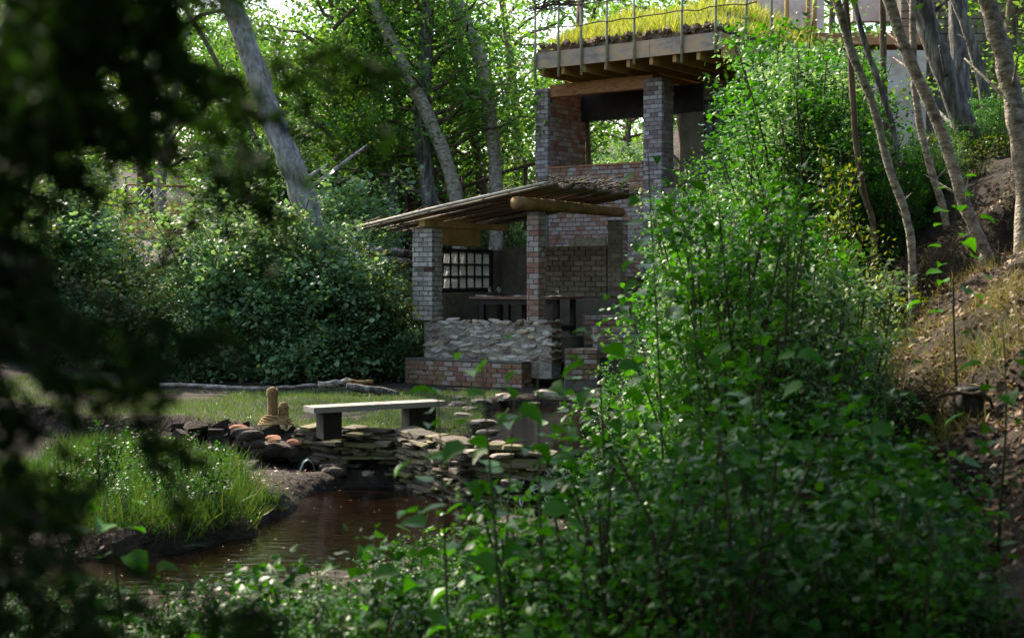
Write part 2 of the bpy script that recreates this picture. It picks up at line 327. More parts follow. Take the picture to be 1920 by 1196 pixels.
sheet('pool_water', [(-.55, 17.5), (1.9, 17.2), (2.6, 21), (2.3, 25.6), (-.6, 25.6)], WU, M['water'])

# ------------------------------------------------------------------ bits: rocks, bricks
def rockmesh(mat, flat=.5, sub=2, seed=0, rough=.18):
    import bmesh
    bm = bmesh.new(); bmesh.ops.create_icosphere(bm, subdivisions=sub, radius=.5)
    r_ = np.random.default_rng(seed); K = r_.normal(size=(5, 3)) * 2.2; ph = r_.uniform(0, 6, 5)
    for v in bm.verts:
        p = np.array(v.co); q = np.sign(p) * np.abs(p) ** .75 * .62
        d = 1 + rough * sum(math.sin(float(K[i] @ p * 2.2 + ph[i])) for i in range(5)) / 2
        v.co = Vector((q * d * np.array([1, .8, flat])).tolist())
    me = bpy.data.meshes.new('rock'); bm.to_mesh(me); bm.free(); me.materials.append(mat); return me
def blockmesh(name, mat, j=.03, bev=.06, seed=0):
    """unit block with worn corners: 8 corners split in three = 24 verts, 44 triangles"""
    import bmesh
    bm = bmesh.new(); bmesh.ops.create_cube(bm, size=1.0)
    r_ = random.Random(seed)
    for v in bm.verts: v.co += Vector([r_.uniform(-j, j) for _ in range(3)])
    bmesh.ops.bevel(bm, geom=list(bm.edges), offset=bev, segments=1, affect='EDGES')
    me = bpy.data.meshes.new(name); bm.to_mesh(me); bm.free(); me.materials.append(mat); return me
BR = {k: [blockmesh('brick', M[k], .02, .05, s) for s in range(4)] for k in ('brick', 'brick_grey', 'brick_wet', 'white_brick', 'wall_brown', 'brick_orange', 'brick_dark')}
SLAB = [blockmesh('slab_stone', M['slab'], .13, .12, s) for s in range(6)]
STN = [rockmesh(M['stone'], .8, 1, s, .3) for s in range(6)]
STW = [rockmesh(M['stone'], .7, 2, s + 50, .26) for s in range(8)]
RKP = [rockmesh(M['rock_pale'], .55, 2, s, .28) for s in range(5)]
RKM = [rockmesh(M['rock_brown'], .6, 3, s + 40, .22) for s in range(4)]
RKW = [rockmesh(M['rock_wet'], .7, 3, s + 20, .16) for s in range(4)]
for me_ in RKW: me_.polygons.foreach_set('use_smooth', np.ones(len(me_.polygons), bool))
def brick_face(parent, O, u, width, z0, z1, mat, nrm, ch=.098, bl=.23, dep=.1, gap=.017, off=0, shift=0, keep=None, corner=False):
    """courses of bricks on a vertical face from O along unit u; nrm = outward normal; the brick body lies inside by dep"""
    u = Vector((u[0], u[1], 0)).normalized(); nn = Vector((nrm[0], nrm[1], 0)).normalized()
    ang = math.atan2(u.y, u.x); k = 0; z = z0
    while z + ch * .6 < z1:
        hh = min(ch, z1 - z); x = 0; first = True
        x0 = dep if (corner and k % 2) else 0; x = x0
        while x < width - .02:
            L = bl * random.uniform(.93, 1.05)
            if first and (k + shift) % 2: L = bl * .5
            first = False
            if width - x - L < .05: L = width - x
            c = O + u * (x + L / 2) + nn * (-dep / 2 + random.uniform(-.010, .010)); c = Vector((c.x, c.y, z + hh / 2))
            if keep is None or keep(x + L / 2, z + hh / 2):
                o = link('brick', random.choice(BR[mat]), parent, c, (random.uniform(-.01, .01), random.uniform(-.012, .012), ang + random.uniform(-.012, .012)), (L - gap, dep, hh - gap))
            x += L
        z += ch; k += 1

# local frames of the two buildings
class Frame:
    def __init__(s, px, Y, deg):
        p = at(px, 520, Y); s.O = Vector((p.x, Y, 0)); a = R(deg)
        s.u = Vector((-math.cos(a), math.sin(a), 0)); s.v = Vector((math.sin(a), math.cos(a), 0))
        s.Mx = np.array([[s.u.x, s.v.x, 0], [s.u.y, s.v.y, 0], [0, 0, 1]])
    def P(s, t, v, z=0): return s.O + s.u * t + s.v * v + Vector((0, 0, z))
    def box(s, mb, t0, t1, v0, v1, z0, z1, j=0):
        c = s.P((t0 + t1) / 2, (v0 + v1) / 2, (z0 + z1) / 2)
        return mb.box(c, (abs(t1 - t0), abs(v1 - v0), abs(z1 - z0)), s.Mx, j)
    def t_at(s, px, v):
        k = (px - CX) / F; p = s.O + s.v * v
        return (p.x - k * p.y) / (k * s.u.y - s.u.x) 
    def z_at(s, py, t, v):
        p = s.P(t, v); return at(960, py, p.y).z

# ================================================================== SHED
S = Frame(1010, 27.0, 32)
ZF = -1.17                                  # shed floor
zp = S.z_at(603, 0, 0); zb = -1.67
shed = thing('open_shed', 'open brick shed with a sloping brushwood roof standing over the stream', 'shed', S.P(0, 0, ZF))
inv = Matrix.Translation(-Vector(shed.location))
def adopt(o, parent):
    o.parent = parent; o.matrix_parent_inverse = Matrix.Translation(-parent.matrix_world_loc) if False else Matrix.Identity(4)
    return o
def sub(parent_thing, mb, name, mat, parent=None, smooth=False):
    """mesh given in world coordinates, stored relative to its thing"""
    me = mb.mesh(name, mat, smooth); off = parent_thing.location
    me.transform(Matrix.Translation(-off)); return link(name, me, parent or parent_thing)
def empt(name, parent): return link(name, None, parent)
class Rel:
    """lets brick_face work in world coordinates for a thing placed away from the origin"""
    pass
def bricks(thing_, parent, O, *a, **k): brick_face(parent, O - Vector(thing_.location), *a, **k)
def brickz(thing_, parent, O, u, width, z0, z1, mat, nrm, **k):
    dz = thing_.location.z
    kp = k.pop('keep', None)
    k['keep'] = (lambda x, z: kp(x, z + dz)) if kp else None
    O = O - Vector((thing_.location.x, thing_.location.y, 0)); brick_face(parent, O, u, width, z0 - dz, z1 - dz, mat, nrm, **k)

# front pillar
p = sub(shed, S.box(MB(), .01, .27, .01, .27, zp, 1.27), 'pillar', M['mortar'])
brickz(shed, p, S.P(0, 0), S.u, .28, zp, 1.2, 'brick', -S.v, ch=.104, corner=False)
brickz(shed, p, S.P(0, .1), S.v, .18, zp, 1.2, 'brick', -S.u, ch=.104, shift=1)
# left pier, whitewashed
zl = S.z_at(592, 2.5, 0)
p = sub(shed, S.box(MB(), 2.54, 3.03, .01, .36, zl - .1, 1.02), 'pier', M['mortar'])
p['label'] = 'whitewashed pier with a few bare dark bricks'
bare = lambda x, z: not (-.03 < z - .1 < .12 and x < .35)
brickz(shed, p, S.P(2.53, 0), S.u, .51, zl - .1, 1.0, 'white_brick', -S.v, ch=.1, keep=bare)
brickz(shed, p, S.P(2.53, 0), S.u, .51, zl - .1, 1.0, 'brick_dark', -S.v, ch=.1, keep=lambda x, z: not bare(x, z))
brickz(shed, p, S.P(2.53, .1), S.v, .27, zl - .1, 1.0, 'white_brick', -S.u, ch=.1, shift=1)
# corner piers at the back and to the right
p = sub(shed, S.box(MB(), -.42, -.12, 2.62, 2.95, ZF, 1.2), 'pier', M['mortar'])
brickz(shed, p, S.P(-.43, 2.61), S.u, .31, ZF, 1.15, 'wall_brown', -S.v)
brickz(shed, p, S.P(-.43, 2.71), S.v, .22, ZF, 1.15, 'brick', -S.u, shift=1)
# floor slab, side wall below and around the window, back wall
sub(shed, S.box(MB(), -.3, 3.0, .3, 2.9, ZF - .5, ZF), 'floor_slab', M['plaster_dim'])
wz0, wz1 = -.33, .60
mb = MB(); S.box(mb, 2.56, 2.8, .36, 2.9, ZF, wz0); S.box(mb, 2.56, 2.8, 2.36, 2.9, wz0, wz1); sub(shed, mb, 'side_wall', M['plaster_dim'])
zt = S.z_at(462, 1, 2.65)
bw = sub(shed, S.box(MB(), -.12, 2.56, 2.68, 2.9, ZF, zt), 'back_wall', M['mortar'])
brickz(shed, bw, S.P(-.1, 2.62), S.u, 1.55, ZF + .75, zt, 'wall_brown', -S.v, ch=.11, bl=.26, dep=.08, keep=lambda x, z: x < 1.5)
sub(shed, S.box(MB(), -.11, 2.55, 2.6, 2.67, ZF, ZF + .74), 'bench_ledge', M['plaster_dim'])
# header boards and beams
mb = MB(); S.box(mb, 2.6, 2.75, .3, 1.9, .66, 1.02); S.box(mb, 2.58, 2.73, -.2, 3.0, 1.03, 1.16); sub(shed, mb, 'side_header', M['timber_gold'])
mb = MB(); S.box(mb, -.1, .78, 2.55, 2.62, zt + .002, zt + .17); sub(shed, mb, 'back_rail', M['bench_wood'])
mb = MB(); mb.tube([S.P(.25, -.46, 1.43), S.P(.1, .6, 1.42), S.P(-.05, 1.8, 1.40), S.P(-.2, 3.1, 1.37)], [.13, .125, .115, .10], 14, jit=.05)
sub(shed, mb, 'log_beam', M['log'], smooth=False)
# window
win = sub(shed, (lambda m_: (S.box(m_, 2.57, 2.67, .40, .46, wz0 + .01, wz1), S.box(m_, 2.57, 2.67, 2.28, 2.35, wz0 + .01, wz1), S.box(m_, 2.57, 2.67, .465, 2.275, wz1 - .07, wz1), S.box(m_, 2.57, 2.67, .465, 2.275, wz0 + .01, wz0 + .09), m_)[-1])(MB()), 'window', M['dark_wood'])
cols_, rows_ = 6, 3; a0, a1, b0, b1 = .465, 2.275, wz0 + .09, wz1 - .07
for i in range(1, cols_):
    v_ = a0 + (a1 - a0) * i / cols_; sub(shed, S.box(MB(), 2.59, 2.65, v_ - .018, v_ + .018, b0 + .002, b1 - .002), 'glazing_bar', M['dark_wood'], win)
for i in range(1, rows_):
    z_ = b0 + (b1 - b0) * i / rows_; sub(shed, S.box(MB(), 2.583, 2.657, a0 + .002, a1 - .002, z_ - .016, z_ + .016), 'glazing_bar', M['dark_wood'], win)
for i in range(cols_):
    for k in range(rows_):
        v0 = a0 + (a1 - a0) * i / cols_ + .02; v1 = a0 + (a1 - a0) * (i + 1) / cols_ - .02
        z0 = b0 + (b1 - b0) * k / rows_ + .018; z1 = b0 + (b1 - b0) * (k + 1) / rows_ - .018
        sub(shed, S.box(MB(), 2.615, 2.622, v0, v1, z0, z1), 'pane', M['window_glass'], win)
# roof: poles laid up the slope
tA, tB = 4.15, -.42
def roofz(t): return 1.02 + (tA - t) / (tA - tB) * .74
roof = sub(shed, MB().tube([S.P(tA, -.45, roofz(tA) + .02), S.P(1.9, -.46, roofz(1.9) + .04), S.P(tB, -.44, roofz(tB) + .03)], [.028, .035, .03], 7), 'roof', M['pole_bleached'])
polem = []
for s_ in range(5):
    n_ = 9; tt = np.linspace(0, 1, n_); wig = np.cumsum(rng.normal(0, .006, n_))
    mb = MB(); mb.tube(np.stack([tt * 4.75 - 2.37, wig, np.cumsum(rng.normal(0, .004, n_))], 1), np.linspace(.024, .036, n_), 6, jit=.1); polem.append(mb.mesh('roof_pole', M['pole']))
slope = math.atan2(roofz(tB) - roofz(tA), tA - tB)
ux, vx = -S.u, S.v
for i in range(44):
    v_ = -.38 + i * .083 + random.uniform(-.015, .015)
    c = S.P((tA + tB) / 2 + random.uniform(-.12, .12), v_, (roofz(tA) + roofz(tB)) / 2 + random.uniform(-.012, .02)) - Vector(shed.location)
    ang = math.atan2(ux.y, ux.x)
    o = link('roof_pole', random.choice(polem), roof, c, (0, -slope + random.uniform(-.006, .006), ang + random.uniform(-.012, .012)), (random.uniform(.95, 1.04), 1, 1))
for t_ in (3.6, 2.4, 1.1, -.2):
    sub(shed, MB().tube([S.P(t_, -.4, roofz(t_) + .085), S.P(t_, 3.2, roofz(t_) + .08)], .03, 6), 'purlin', M['pole'], roof)
mb = MB()
for i in range(480):
    t_ = rng.uniform(tB - .05, tA + .15); v_ = rng.uniform(-.3, 3.35); l_ = rng.uniform(.3, 1.3)
    if rng.random() < .35: t_ = tB + rng.uniform(-.1, .5)
    if rng.random() < .2: t_ = tA + rng.uniform(-.5, .2)
    a_ = rng.normal(0, .5); z_ = roofz(t_) + .05 + rng.uniform(0, .06)
    p0 = S.P(t_, v_, z_); p1 = S.P(t_ - math.cos(a_) * l_ * .5, v_ + math.sin(a_) * l_, z_ + .16 * math.cos(a_) * l_ * .5 + rng.normal(0, .04))
    pm = (p0 + p1) / 2 + Vector((0, 0, rng.normal(0, .02)))
    mb.tube([p0, pm, p1], rng.uniform(.006, .014), 4, False)
kind(sub(shed, mb, 'brushwood', M['pole'], roof), 'stuff')

# hanging lamp under the roof
lamp = thing('hanging_lamp', 'small dark lamp hanging under the shed roof left of the front pillar', 'lamp', S.P(1.1, 1.6, .95))
mb = MB(); mb.tube([(0, 0, .0), (0, 0, .45)], .006, 5); link('cord', mb.mesh('cord', M['dark_metal']), lamp)
mb = MB(); mb.lathe([(0, .05), (.05, .04), (.09, -.03), (.10, -.12), (.08, -.16), (0, -.17)]); link('lamp_shade', mb.mesh('lamp_shade', M['dark_metal']), lamp)

# table and what stands on it
zt_ = ZF + .78
tab = thing('dining_table', 'long reddish brown wooden table laid for a meal inside the shed', 'table', S.P(.95, 1.1, ZF))
tab.rotation_euler = (0, 0, 0)
def tsub(mb, n, m_, par=None): return sub(tab, mb, n, m_, par)
for i in range(4): tsub(S.box(MB(), -.15, 2.0, .55 + i * .24, .78 + i * .24, zt_ - .05, zt_ + random.uniform(-.003, .002)), 'plank', M['table_wood'])
tsub(S.box(MB(), -.05, 1.9, .62, .66, zt_ - .16, zt_ - .052), 'apron', M['dark_wood'])
for t_ in (0, 1.15, 1.75):
    mb = MB(); S.box(mb, t_ - .05, t_ + .05, .64, .74, ZF + .001, zt_ - .05); S.box(mb, t_ - .045, t_ + .045, 1.3, 1.4, ZF + .001, zt_ - .05); S.box(mb, t_ - .035, t_ + .035, .741, 1.299, ZF + .1, ZF + .2); tsub(mb, 'trestle', M['dark_wood'])
gl = MB(); gl.lathe([(0, 0), (.035, .002), (.006, .012), (.005, .08), (.03, .1), (.042, .14), (.034, .2), (.032, .2), (.038, .14), (.004, .105)], n=12)
glm = gl.mesh('wine_glass', M['glass'], True)
GL = [(1.62, .75, 'wine glass nearest the left end of the shed table'), (1.5, .95, 'wine glass behind the first one near the left end of the table'), (1.38, .72, 'third wine glass from the table\'s left end, left of the brick pillar'),
      (.62, .8, 'wine glass just right of the brick pillar on the shed table'), (.5, 1.0, 'wine glass in the cluster right of the pillar, set further back'), (.38, .72, 'wine glass at the right of the cluster beside the brick pillar'), (.1, .9, 'wine glass standing alone towards the right end of the table')]
for t_, v_, lb in GL: thing('wine_glass', lb, 'glass', S.P(t_, v_, zt_), me=glm, group='wine glasses on the shed table')
pl = MB(); pl.lathe([(0, .004), (.08, .004), (.13, .022), (.135, .02), (.085, 0), (0, 0)], n=20); plm = pl.mesh('plate', M['white'], True)
for t_, v_, lb in ((1.78, .68, 'white plate at the left end of the shed table'), (.85, .66, 'white plate behind the foot of the brick pillar'), (-.0, .66, 'white plate at the right end of the shed table')):
    thing('plate', lb, 'plate', S.P(t_, v_, zt_ + .002), me=plm, group='plates on the shed table')
for t_, lb in ((1.6, 'cream napkin folded beside the left plate'), (.18, 'cream napkin folded beside the right plate')):
    thing('napkin', lb, 'napkin', S.P(t_, .66, zt_ + .006), .4, me=MB().box((0, 0, 0), (.2, .1, .012)).mesh('napkin', M['white']))

# stone parapet under the shed
par = thing('stone_parapet', 'low wall of mortared pale rubble stones under the shed front', 'wall', S.P(0, 0, zb))
sub(par, S.box(MB(), -.28, 2.75, .02, .4, zb - .3, zp - .06), 'core', M['mortar_pale'])
for i in range(12):
    for k in range(6):
        t_ = -.25 + (i + .5) * .25 + (k % 2) * .12 + random.uniform(-.06, .06); z_ = zb + .06 + k * .142 + random.uniform(-.035, .035)
        if t_ > 2.75: continue
        c = S.P(t_, .045, z_) - Vector(par.location)
        link('stone', random.choice(STW), par, c, (random.uniform(-.25, .25), random.uniform(-.22, .22), math.atan2(S.u.y, S.u.x)), (random.uniform(.28, .5), random.uniform(.18, .26), random.uniform(.15, .23)))
for k in range(6):
    for i in range(2):
        c = S.P(-.27, .1 + i * .2, zb + .08 + k * .14) - Vector(par.location)
        o = link('stone', random.choice(RKP), par, c, (random.uniform(-.2, .2), random.uniform(-.2, .2), math.atan2(S.v.y, S.v.x)), (random.uniform(.25, .36), .2, random.uniform(.16, .26)))
for t_, s_ in ((-.08, .34), (.2, .3), (.45, .26)):
    o = link('coping_stone', random.choice(RKP), par, S.P(t_, .06, zp - .02) - Vector(par.location), (0, 0, random.uniform(0, 3)), (s_, .3, .24))
# brick base
tb = S.t_at(979, -.32)
base = thing('footing_wall', 'long low weathered brick footing wall rising from the stream below the stone parapet', 'wall', S.P(tb, -.32, -2.4))
te = S.t_at(758, -.32)
sub(base, S.box(MB(), tb + .02, te, -.3, .015, -2.5, zb - .01), 'core', M['mortar'])
brickz(base, base, S.P(tb, -.32), S.u, te - tb, -2.36, zb, 'brick_wet', -S.v, ch=.096, bl=.24)
brickz(base, base, S.P(tb, -.22), S.v, .55, -2.36, zb, 'brick_wet', -S.u, ch=.096, shift=1)
sub(base, S.box(MB(), tb + .015, te, -.31, .012, zb + .002, zb + .03), 'coping', M['mortar'])

# steps and low walls at the right of the shed
stp = thing('brick_steps', 'stepped low brick and plaster walls climbing the bank right of the shed', 'steps', S.P(-1.5, 1, -1.6))
def wallblock(th, px0, px1, pyt, pyb, Yd, dep, cap, body, cname='wall_block'):
    a = at(px0, pyt, Yd); b_ = at(px1, pyt, Yd); z0 = at(px0, pyb, Yd).z
    o = sub(th, MB().box(((a.x + b_.x) / 2, Yd + dep / 2, (a.z + z0) / 2), (b_.x - a.x, dep, a.z - z0), j=.015), cname, body)
    if cap: sub(th, MB().box(((a.x + b_.x) / 2, Yd + dep / 2 - .02, a.z + .026), (b_.x - a.x + .06, dep + .04, .05), j=.008), 'coping', cap)
    return o, a, b_, z0
for px0, px1, pyt, pyb, Yd, dep, mt in ((1130, 1228, 556, 700, 28.6, .6, None), (1096, 1190, 592, 720, 27.6, .6, 'brick'), (1112, 1215, 616, 740, 26.9, .5, 'brick'), (1060, 1120, 655, 740, 26.4, .6, 'brick_wet'), (1150, 1260, 525, 600, 30, .6, None)):
    o, a, b_, z0 = wallblock(stp, px0, px1, pyt, pyb, Yd, dep, M['plaster_dim'] if not mt else None, M['plaster_dim'] if not mt else M['mortar'])
    if mt: brickz(stp, o, Vector((a.x, Yd - .03, 0)), Vector((1, 0, 0)), b_.x - a.x, a.z - .58, a.z + .02, mt, Vector((0, -1, 0)), dep=.08)
sp_ = thing('brick_pier', 'narrow grey brick pier standing alone in the leaves right of the shed', 'pier', at(1236, 600, 26))
sub(sp_, MB().box((at(1236, 0, 26).x, 26.13, -.9), (.16, .2, 2.0)), 'core', M['mortar'])
a = at(1226, 0, 26); brickz(sp_, sp_, Vector((a.x, 26, 0)), Vector((1, 0, 0)), .2, -1.4, at(0, 492, 26).z, 'brick_grey', Vector((0, -1, 0)))

# logs stacked left of the shed
for (x0, y0, x1, y1, Yd, r_, lb) in ((690, 470, 775, 478, 30.5, .09, 'upper grey log jammed against the left side of the shed'), (712, 486, 775, 496, 30.2, .08, 'lower dark log under the grey log beside the shed')):
    thing('log', lb, 'log', (0, 0, 0), me=MB().tube([at(x0, y0, Yd + .4), at((x0 + x1) / 2, (y0 + y1) / 2 - 2, Yd + .2), at(x1, y1, Yd)], [r_ * .8, r_, r_], 9, jit=.1).mesh('log', M['bark_grey'], True))

# ================================================================== UPPER PAVILION
U = Frame(1240, 33.0, 37)
pav = thing('roof_garden_pavilion', 'two storey brick pavilion with a planted timber roof and open upper room', 'building', U.P(0, 0, 0))
tl = U.t_at(1003, 0); tr_ = U.t_at(1027, 0); tm = U.t_at(1205, 0)
zs = U.z_at(316, 3, 0); ztop = U.z_at(146, .2, 0)
p = sub(pav, U.box(MB(), .01, tm, .01, .55, -.6, ztop), 'pillar', M['mortar'])
brickz(pav, p, U.P(0, 0), U.u, tm, .55, ztop, 'brick_grey', -U.v, ch=.105)
brickz(pav, p, U.P(0, .1), U.v, .46, 1.6, ztop, 'wall_brown', -U.u, ch=.105, shift=1)
ztl = U.z_at(158, tl, 0)
p = sub(pav, U.box(MB(), tr_ + .01, tl, .01, 1.7, -.6, ztop), 'end_wall', M['mortar'])
brickz(pav, p, U.P(tr_, 0), U.u, tl - tr_, 1.8, ztop, 'brick_grey', -U.v, ch=.105)
brickz(pav, p, U.P(tr_, .1), U.v, 1.6, zs - .1, ztop, 'brick', -U.u, ch=.118, bl=.27, shift=1)
# sill wall and lower storey
lw = sub(pav, U.box(MB(), tm + .01, tr_, .03, .3, -.6, zs - .03), 'lower_wall', M['mortar'])
tq = U.t_at(1086, 0)
brickz(pav, lw, U.P(tm, .01), U.u, tr_ - tm, -.0, zs, 'brick', -U.v, ch=.105, keep=lambda x, z: z > zs - .65 or x < 3.3)
sub(pav, U.box(MB(), tm + .02, tr_, .0, .32, zs + .002, zs + .05), 'sill', M['brick_orange'])
mb = MB(); U.box(mb, tr_ + .3, tr_ - 3.6, 1.45, 1.72, zs - .6, zs - .05); sub(pav, mb, 'far_sill', M['wall_brown'])
mb = MB(); U.box(mb, tr_ + .3, tr_ - 3.6, 1.5, 1.75, U.z_at(222, 2, 1.6), ztop); sub(pav, mb, 'far_header', M['dark_wood'])
mb = MB(); U.box(mb, tm - .2, tr_, .1, .3, U.z_at(180, 3, 0), U.z_at(157, 3, 0)); sub(pav, mb, 'lintel', M['timber_orange'])
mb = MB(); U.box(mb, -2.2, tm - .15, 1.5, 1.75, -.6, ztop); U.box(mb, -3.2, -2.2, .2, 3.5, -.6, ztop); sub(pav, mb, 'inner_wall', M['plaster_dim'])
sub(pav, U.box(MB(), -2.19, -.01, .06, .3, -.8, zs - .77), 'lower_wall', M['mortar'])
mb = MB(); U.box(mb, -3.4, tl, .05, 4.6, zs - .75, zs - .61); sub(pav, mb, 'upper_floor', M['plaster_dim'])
mb = MB(); U.box(mb, -1.2, -.35, 1.40, 1.48, U.z_at(285, 0, 1.4), U.z_at(190, 0, 1.4)); iw = sub(pav, mb, 'inner_window', M['dark_wood'])
for i in range(3):
    for k in range(3):
        z0 = U.z_at(283, 0, 1.4) + k * .38; U_ = MB(); U.box(U_, -1.13 + i * .27, -.93 + i * .27, 1.385, 1.395, z0 + .03, z0 + .33); sub(pav, U_, 'pane', M['window_glass'], iw)
for t_ in (tl - .5, tr_ - 2.2): sub(pav, MB().tube([U.P(t_, 1.75, zs - .6), U.P(t_ + .15, 1.8, ztop - .2)], .07, 7), 'rear_post', M['bark_brown'])
# roof deck with joists and fascia
fo = -.95                                   # overhang in front
tL = U.t_at(1003, fo); tR = -2.1
zf1 = U.z_at(131, tL, fo); zf0 = U.z_at(101, tL, fo)
deck = sub(pav, U.box(MB(), tR, tL - .03, fo + .06, 5.2, zf1 + .22, zf0 - .02), 'roof', M['timber_gold'])
tmid = U.t_at(1217, fo)
for a, b_ in ((tL, tmid + .01), (tmid, tR)): sub(pav, U.box(MB(), b_, a, fo, fo + .055, zf1, zf0), 'fascia', M['timber_grey'], deck)
sub(pav, U.box(MB(), tL + .003, tL + .05, fo, 5.2, zf1 + .01, zf0), 'fascia', M['timber_grey'], deck)
for i in range(11):
    t_ = tL - .12 - i * .62
    if t_ < tR: break
    sub(pav, U.box(MB(), t_ - .09, t_, fo + .06, 5.0, zf1 - .17, zf1 + .215), 'joist', M['timber_gold'], deck)  # warm bounce light under the roof is put into the gold joist colour
mb = MB(); U.box(mb, tR + .05, tL - .03, fo + .08, 5.2, zf0 - .018, zf0 + .1, j=.02)
for i in range(260):
    mb.box(U.P(rng.uniform(tR, tL - .05), fo + rng.uniform(.0, .45), zf0 + .06 + rng.uniform(0, .14)), rng.uniform(.05, .16, 3) * [1, 1, .7], np.array(Euler(rng.uniform(-1, 1, 3).tolist()).to_matrix()), j=.02)
sub(pav, mb, 'roof_soil', M['roof_earth'], deck)
sd_ = MB(); n_ = 17000                      # roof grass (a mound that rises to the back)
tt = rng.uniform(tR, tL - .1, n_); vv = rng.uniform(fo + .1, 5, n_) ** 1
pat = np.sin(tt * 3.1) * np.sin(vv * 2.7 + 1) + .6 * np.sin(tt * 7.3 + vv * 5) + rng.normal(0, .35, n_); k = pat > -.7; tt, vv, pat = tt[k], vv[k], pat[k]; n_ = len(tt)
base_ = np.array([U.O + U.u * a + U.v * b_ for a, b_ in zip(tt, vv)])
mound = np.clip(vv + .9, 0, 3) * .36 * np.clip((tt - tR) / 1.3, 0, 1)
P_ = base_ + np.stack([np.zeros(n_), np.zeros(n_), zf0 + .05 + mound], 1)
sd_.leaves(P_, rng.normal(0, 1, (n_, 3)) * [1, 1, .25], rng.uniform(.10, .36, n_) * (1.15 + .3 * np.clip(pat, -1, 1)), BLADE, up=rng.normal(0, .5, (n_, 3)) + [0, 0, 1])
kind(sub(pav, sd_, 'roof_grass', M['grass_roof'], deck), 'stuff')
mb = MB(); mb.add([U.P(tR, fo + .12, zf0 + .06), U.P(tL - .08, fo + .12, zf0 + .06), U.P(tL - .1, 2.1, zf0 + 1.1), U.P(tR + 1.3, 2.1, zf0 + 1.1), U.P(tL - .1, 5.1, zf0 + 1.1), U.P(tR + 1.3, 5.1, zf0 + 1.1), U.P(tR, fo + .12, zf0), U.P(tR, 5.1, zf0), U.P(tL - .1, fo + .12, zf0), U.P(tL - .1, 5.1, zf0)], [[0, 1, 2, 3], [3, 2, 4, 5], [6, 0, 3, 5], [8, 9, 4, 2]], [[6, 5, 7], [8, 2, 1]]); sub(pav, mb, 'soil_mound', M['soil'], deck)
# railing of sticks
rail = thing('stick_railing', 'rustic railing of peeled sticks and woven twigs along the pavilion roof edge', 'railing', U.P(0, fo, zf0))
for px_, yb in ((1004, 152), (1047, 145), (1090, 142), (1137, 130), (1188, 122), (1277, 118), (1340, 100), (1395, 95), (1445, 92)):
    t_ = U.t_at(px_, fo - .04); top = zf0 + (1.75 if px_ < 1100 else 1.6)
    zb_ = U.z_at(yb, t_, fo)
    sub(rail, MB().tube([U.P(t_, fo - .045, zb_), U.P(t_ + random.uniform(-.03, .03), fo - .04, (top + zb_) / 2), U.P(t_ + random.uniform(-.05, .05), fo - .05, top)], [.034, .03, .022], 7), 'post', M['stick'])
for z_, w_ in ((.52, 0), (.98, .02), (1.28, .0)):
    n_ = 22; tt = np.linspace(tL + .05, -3.0, n_)
    sub(rail, MB().tube([U.P(a, fo - .085, zf0 + z_ + rng.normal(0, .018) + .02) for a in tt], .016, 5), 'rail', M['pole'])
mb = MB()
for i in range(46):
    t0_ = tL + rng.uniform(-.1, .25); L_ = rng.uniform(.8, 2.6); z_ = zf0 + 1.0 + rng.uniform(0, .5); k_ = 7
    if i > 30: t0_ = tL - rng.uniform(0, 4)
    mb.tube([U.P(t0_ - L_ * q / k_, fo - .09 + rng.normal(0, .03), z_ + .05 * math.sin(q * 1.3 + i) + .03 * q * (1 if i % 2 else -.4) * .5) for q in range(k_ + 1)], .011, 4, False)
kind(sub(rail, mb, 'woven_twigs', M['twig']), 'stuff')

# ------------------------------------------------------------------ buildings at the top right
ter = thing('terrace_house', 'pale pink plastered house wall and timber deck glimpsed between the trunks at the top', 'house', at(1560, 100, 36))
for px0, px1, pyt, pyb, Yd, dep, m_, nm in ((1365, 1545, -90, 55, 38, .3, 'pink_wall', 'wall'), (1600, 1690, -90, 40, 38.5, .3, 'pink_wall', 'wall'), (1380, 1760, 62, 84, 36.5, .8, 'timber_orange', 'deck_edge'), (1690, 2050, -90, 330, 37, .4, 'mortar', 'stone_wall'), (1640, 1735, 95, 330, 35.6, .4, 'pink_wall', 'lower_wall'), (1365, 1690, 86, 330, 37.6, .3, 'plaster_dim', 'understorey_wall')):
    a = at(px0, pyt, Yd); b_ = at(px1, pyb, Yd)
    o = sub(ter, MB().box(((a.x + b_.x) / 2, Yd + dep / 2, (a.z + b_.z) / 2), (b_.x - a.x, dep, a.z - b_.z)), nm, M[m_])
    if nm == 'stone_wall': brickz(ter, o, Vector((a.x, Yd - .05, 0)), Vector((1, 0, 0)), b_.x - a.x, at(0, 150, Yd).z, at(0, -10, Yd).z, 'wall_brown', Vector((0, -1, 0)), ch=.2, bl=.5, dep=.1, gap=.02)
for px_ in (1475, 1515, 1527, 1415):
    a = at(px_, 100, 36.2); sub(ter, MB().tube([a, (a.x, a.y, a.z + 2.2)], .06, 7), 'deck_post', M['timber_gold'])
gp = thing('stone_pier', 'blue grey stone pier half hidden by leaves below the pavilion', 'pier', at(1415, 380, 28))
a = at(1388, 292, 28); b_ = at(1440, 450, 28)
sub(gp, MB().box(((a.x + b_.x) / 2, 28.25, (a.z + b_.z) / 2 - .4), (b_.x - a.x, .4, a.z - b_.z + .8)), 'core', M['mortar'])
for k in range(14):
    for i in range(2): link('stone', random.choice(STN), gp, Vector((a.x + .15 + i * .28, 28.04, a.z - .06 - k * .12)) - Vector(gp.location), (0, 0, random.uniform(-.2, .2)), (.32, .14, .14))
ob = thing('orange_brick_block', 'small bright orange brick block among the leaves below the pavilion', 'block', at(1348, 375, 28))
brickz(ob, ob, at(1336, 0, 28) * 1.0, Vector((1, 0, 0)), .22, at(0, 500, 28).z, at(0, 345, 28).z, 'brick_orange', Vector((0, -1, 0)))
ob = thing('orange_box', 'orange wooden box in the leaves at the foot of the dark doorway', 'box', at(1393, 285, 28.5))
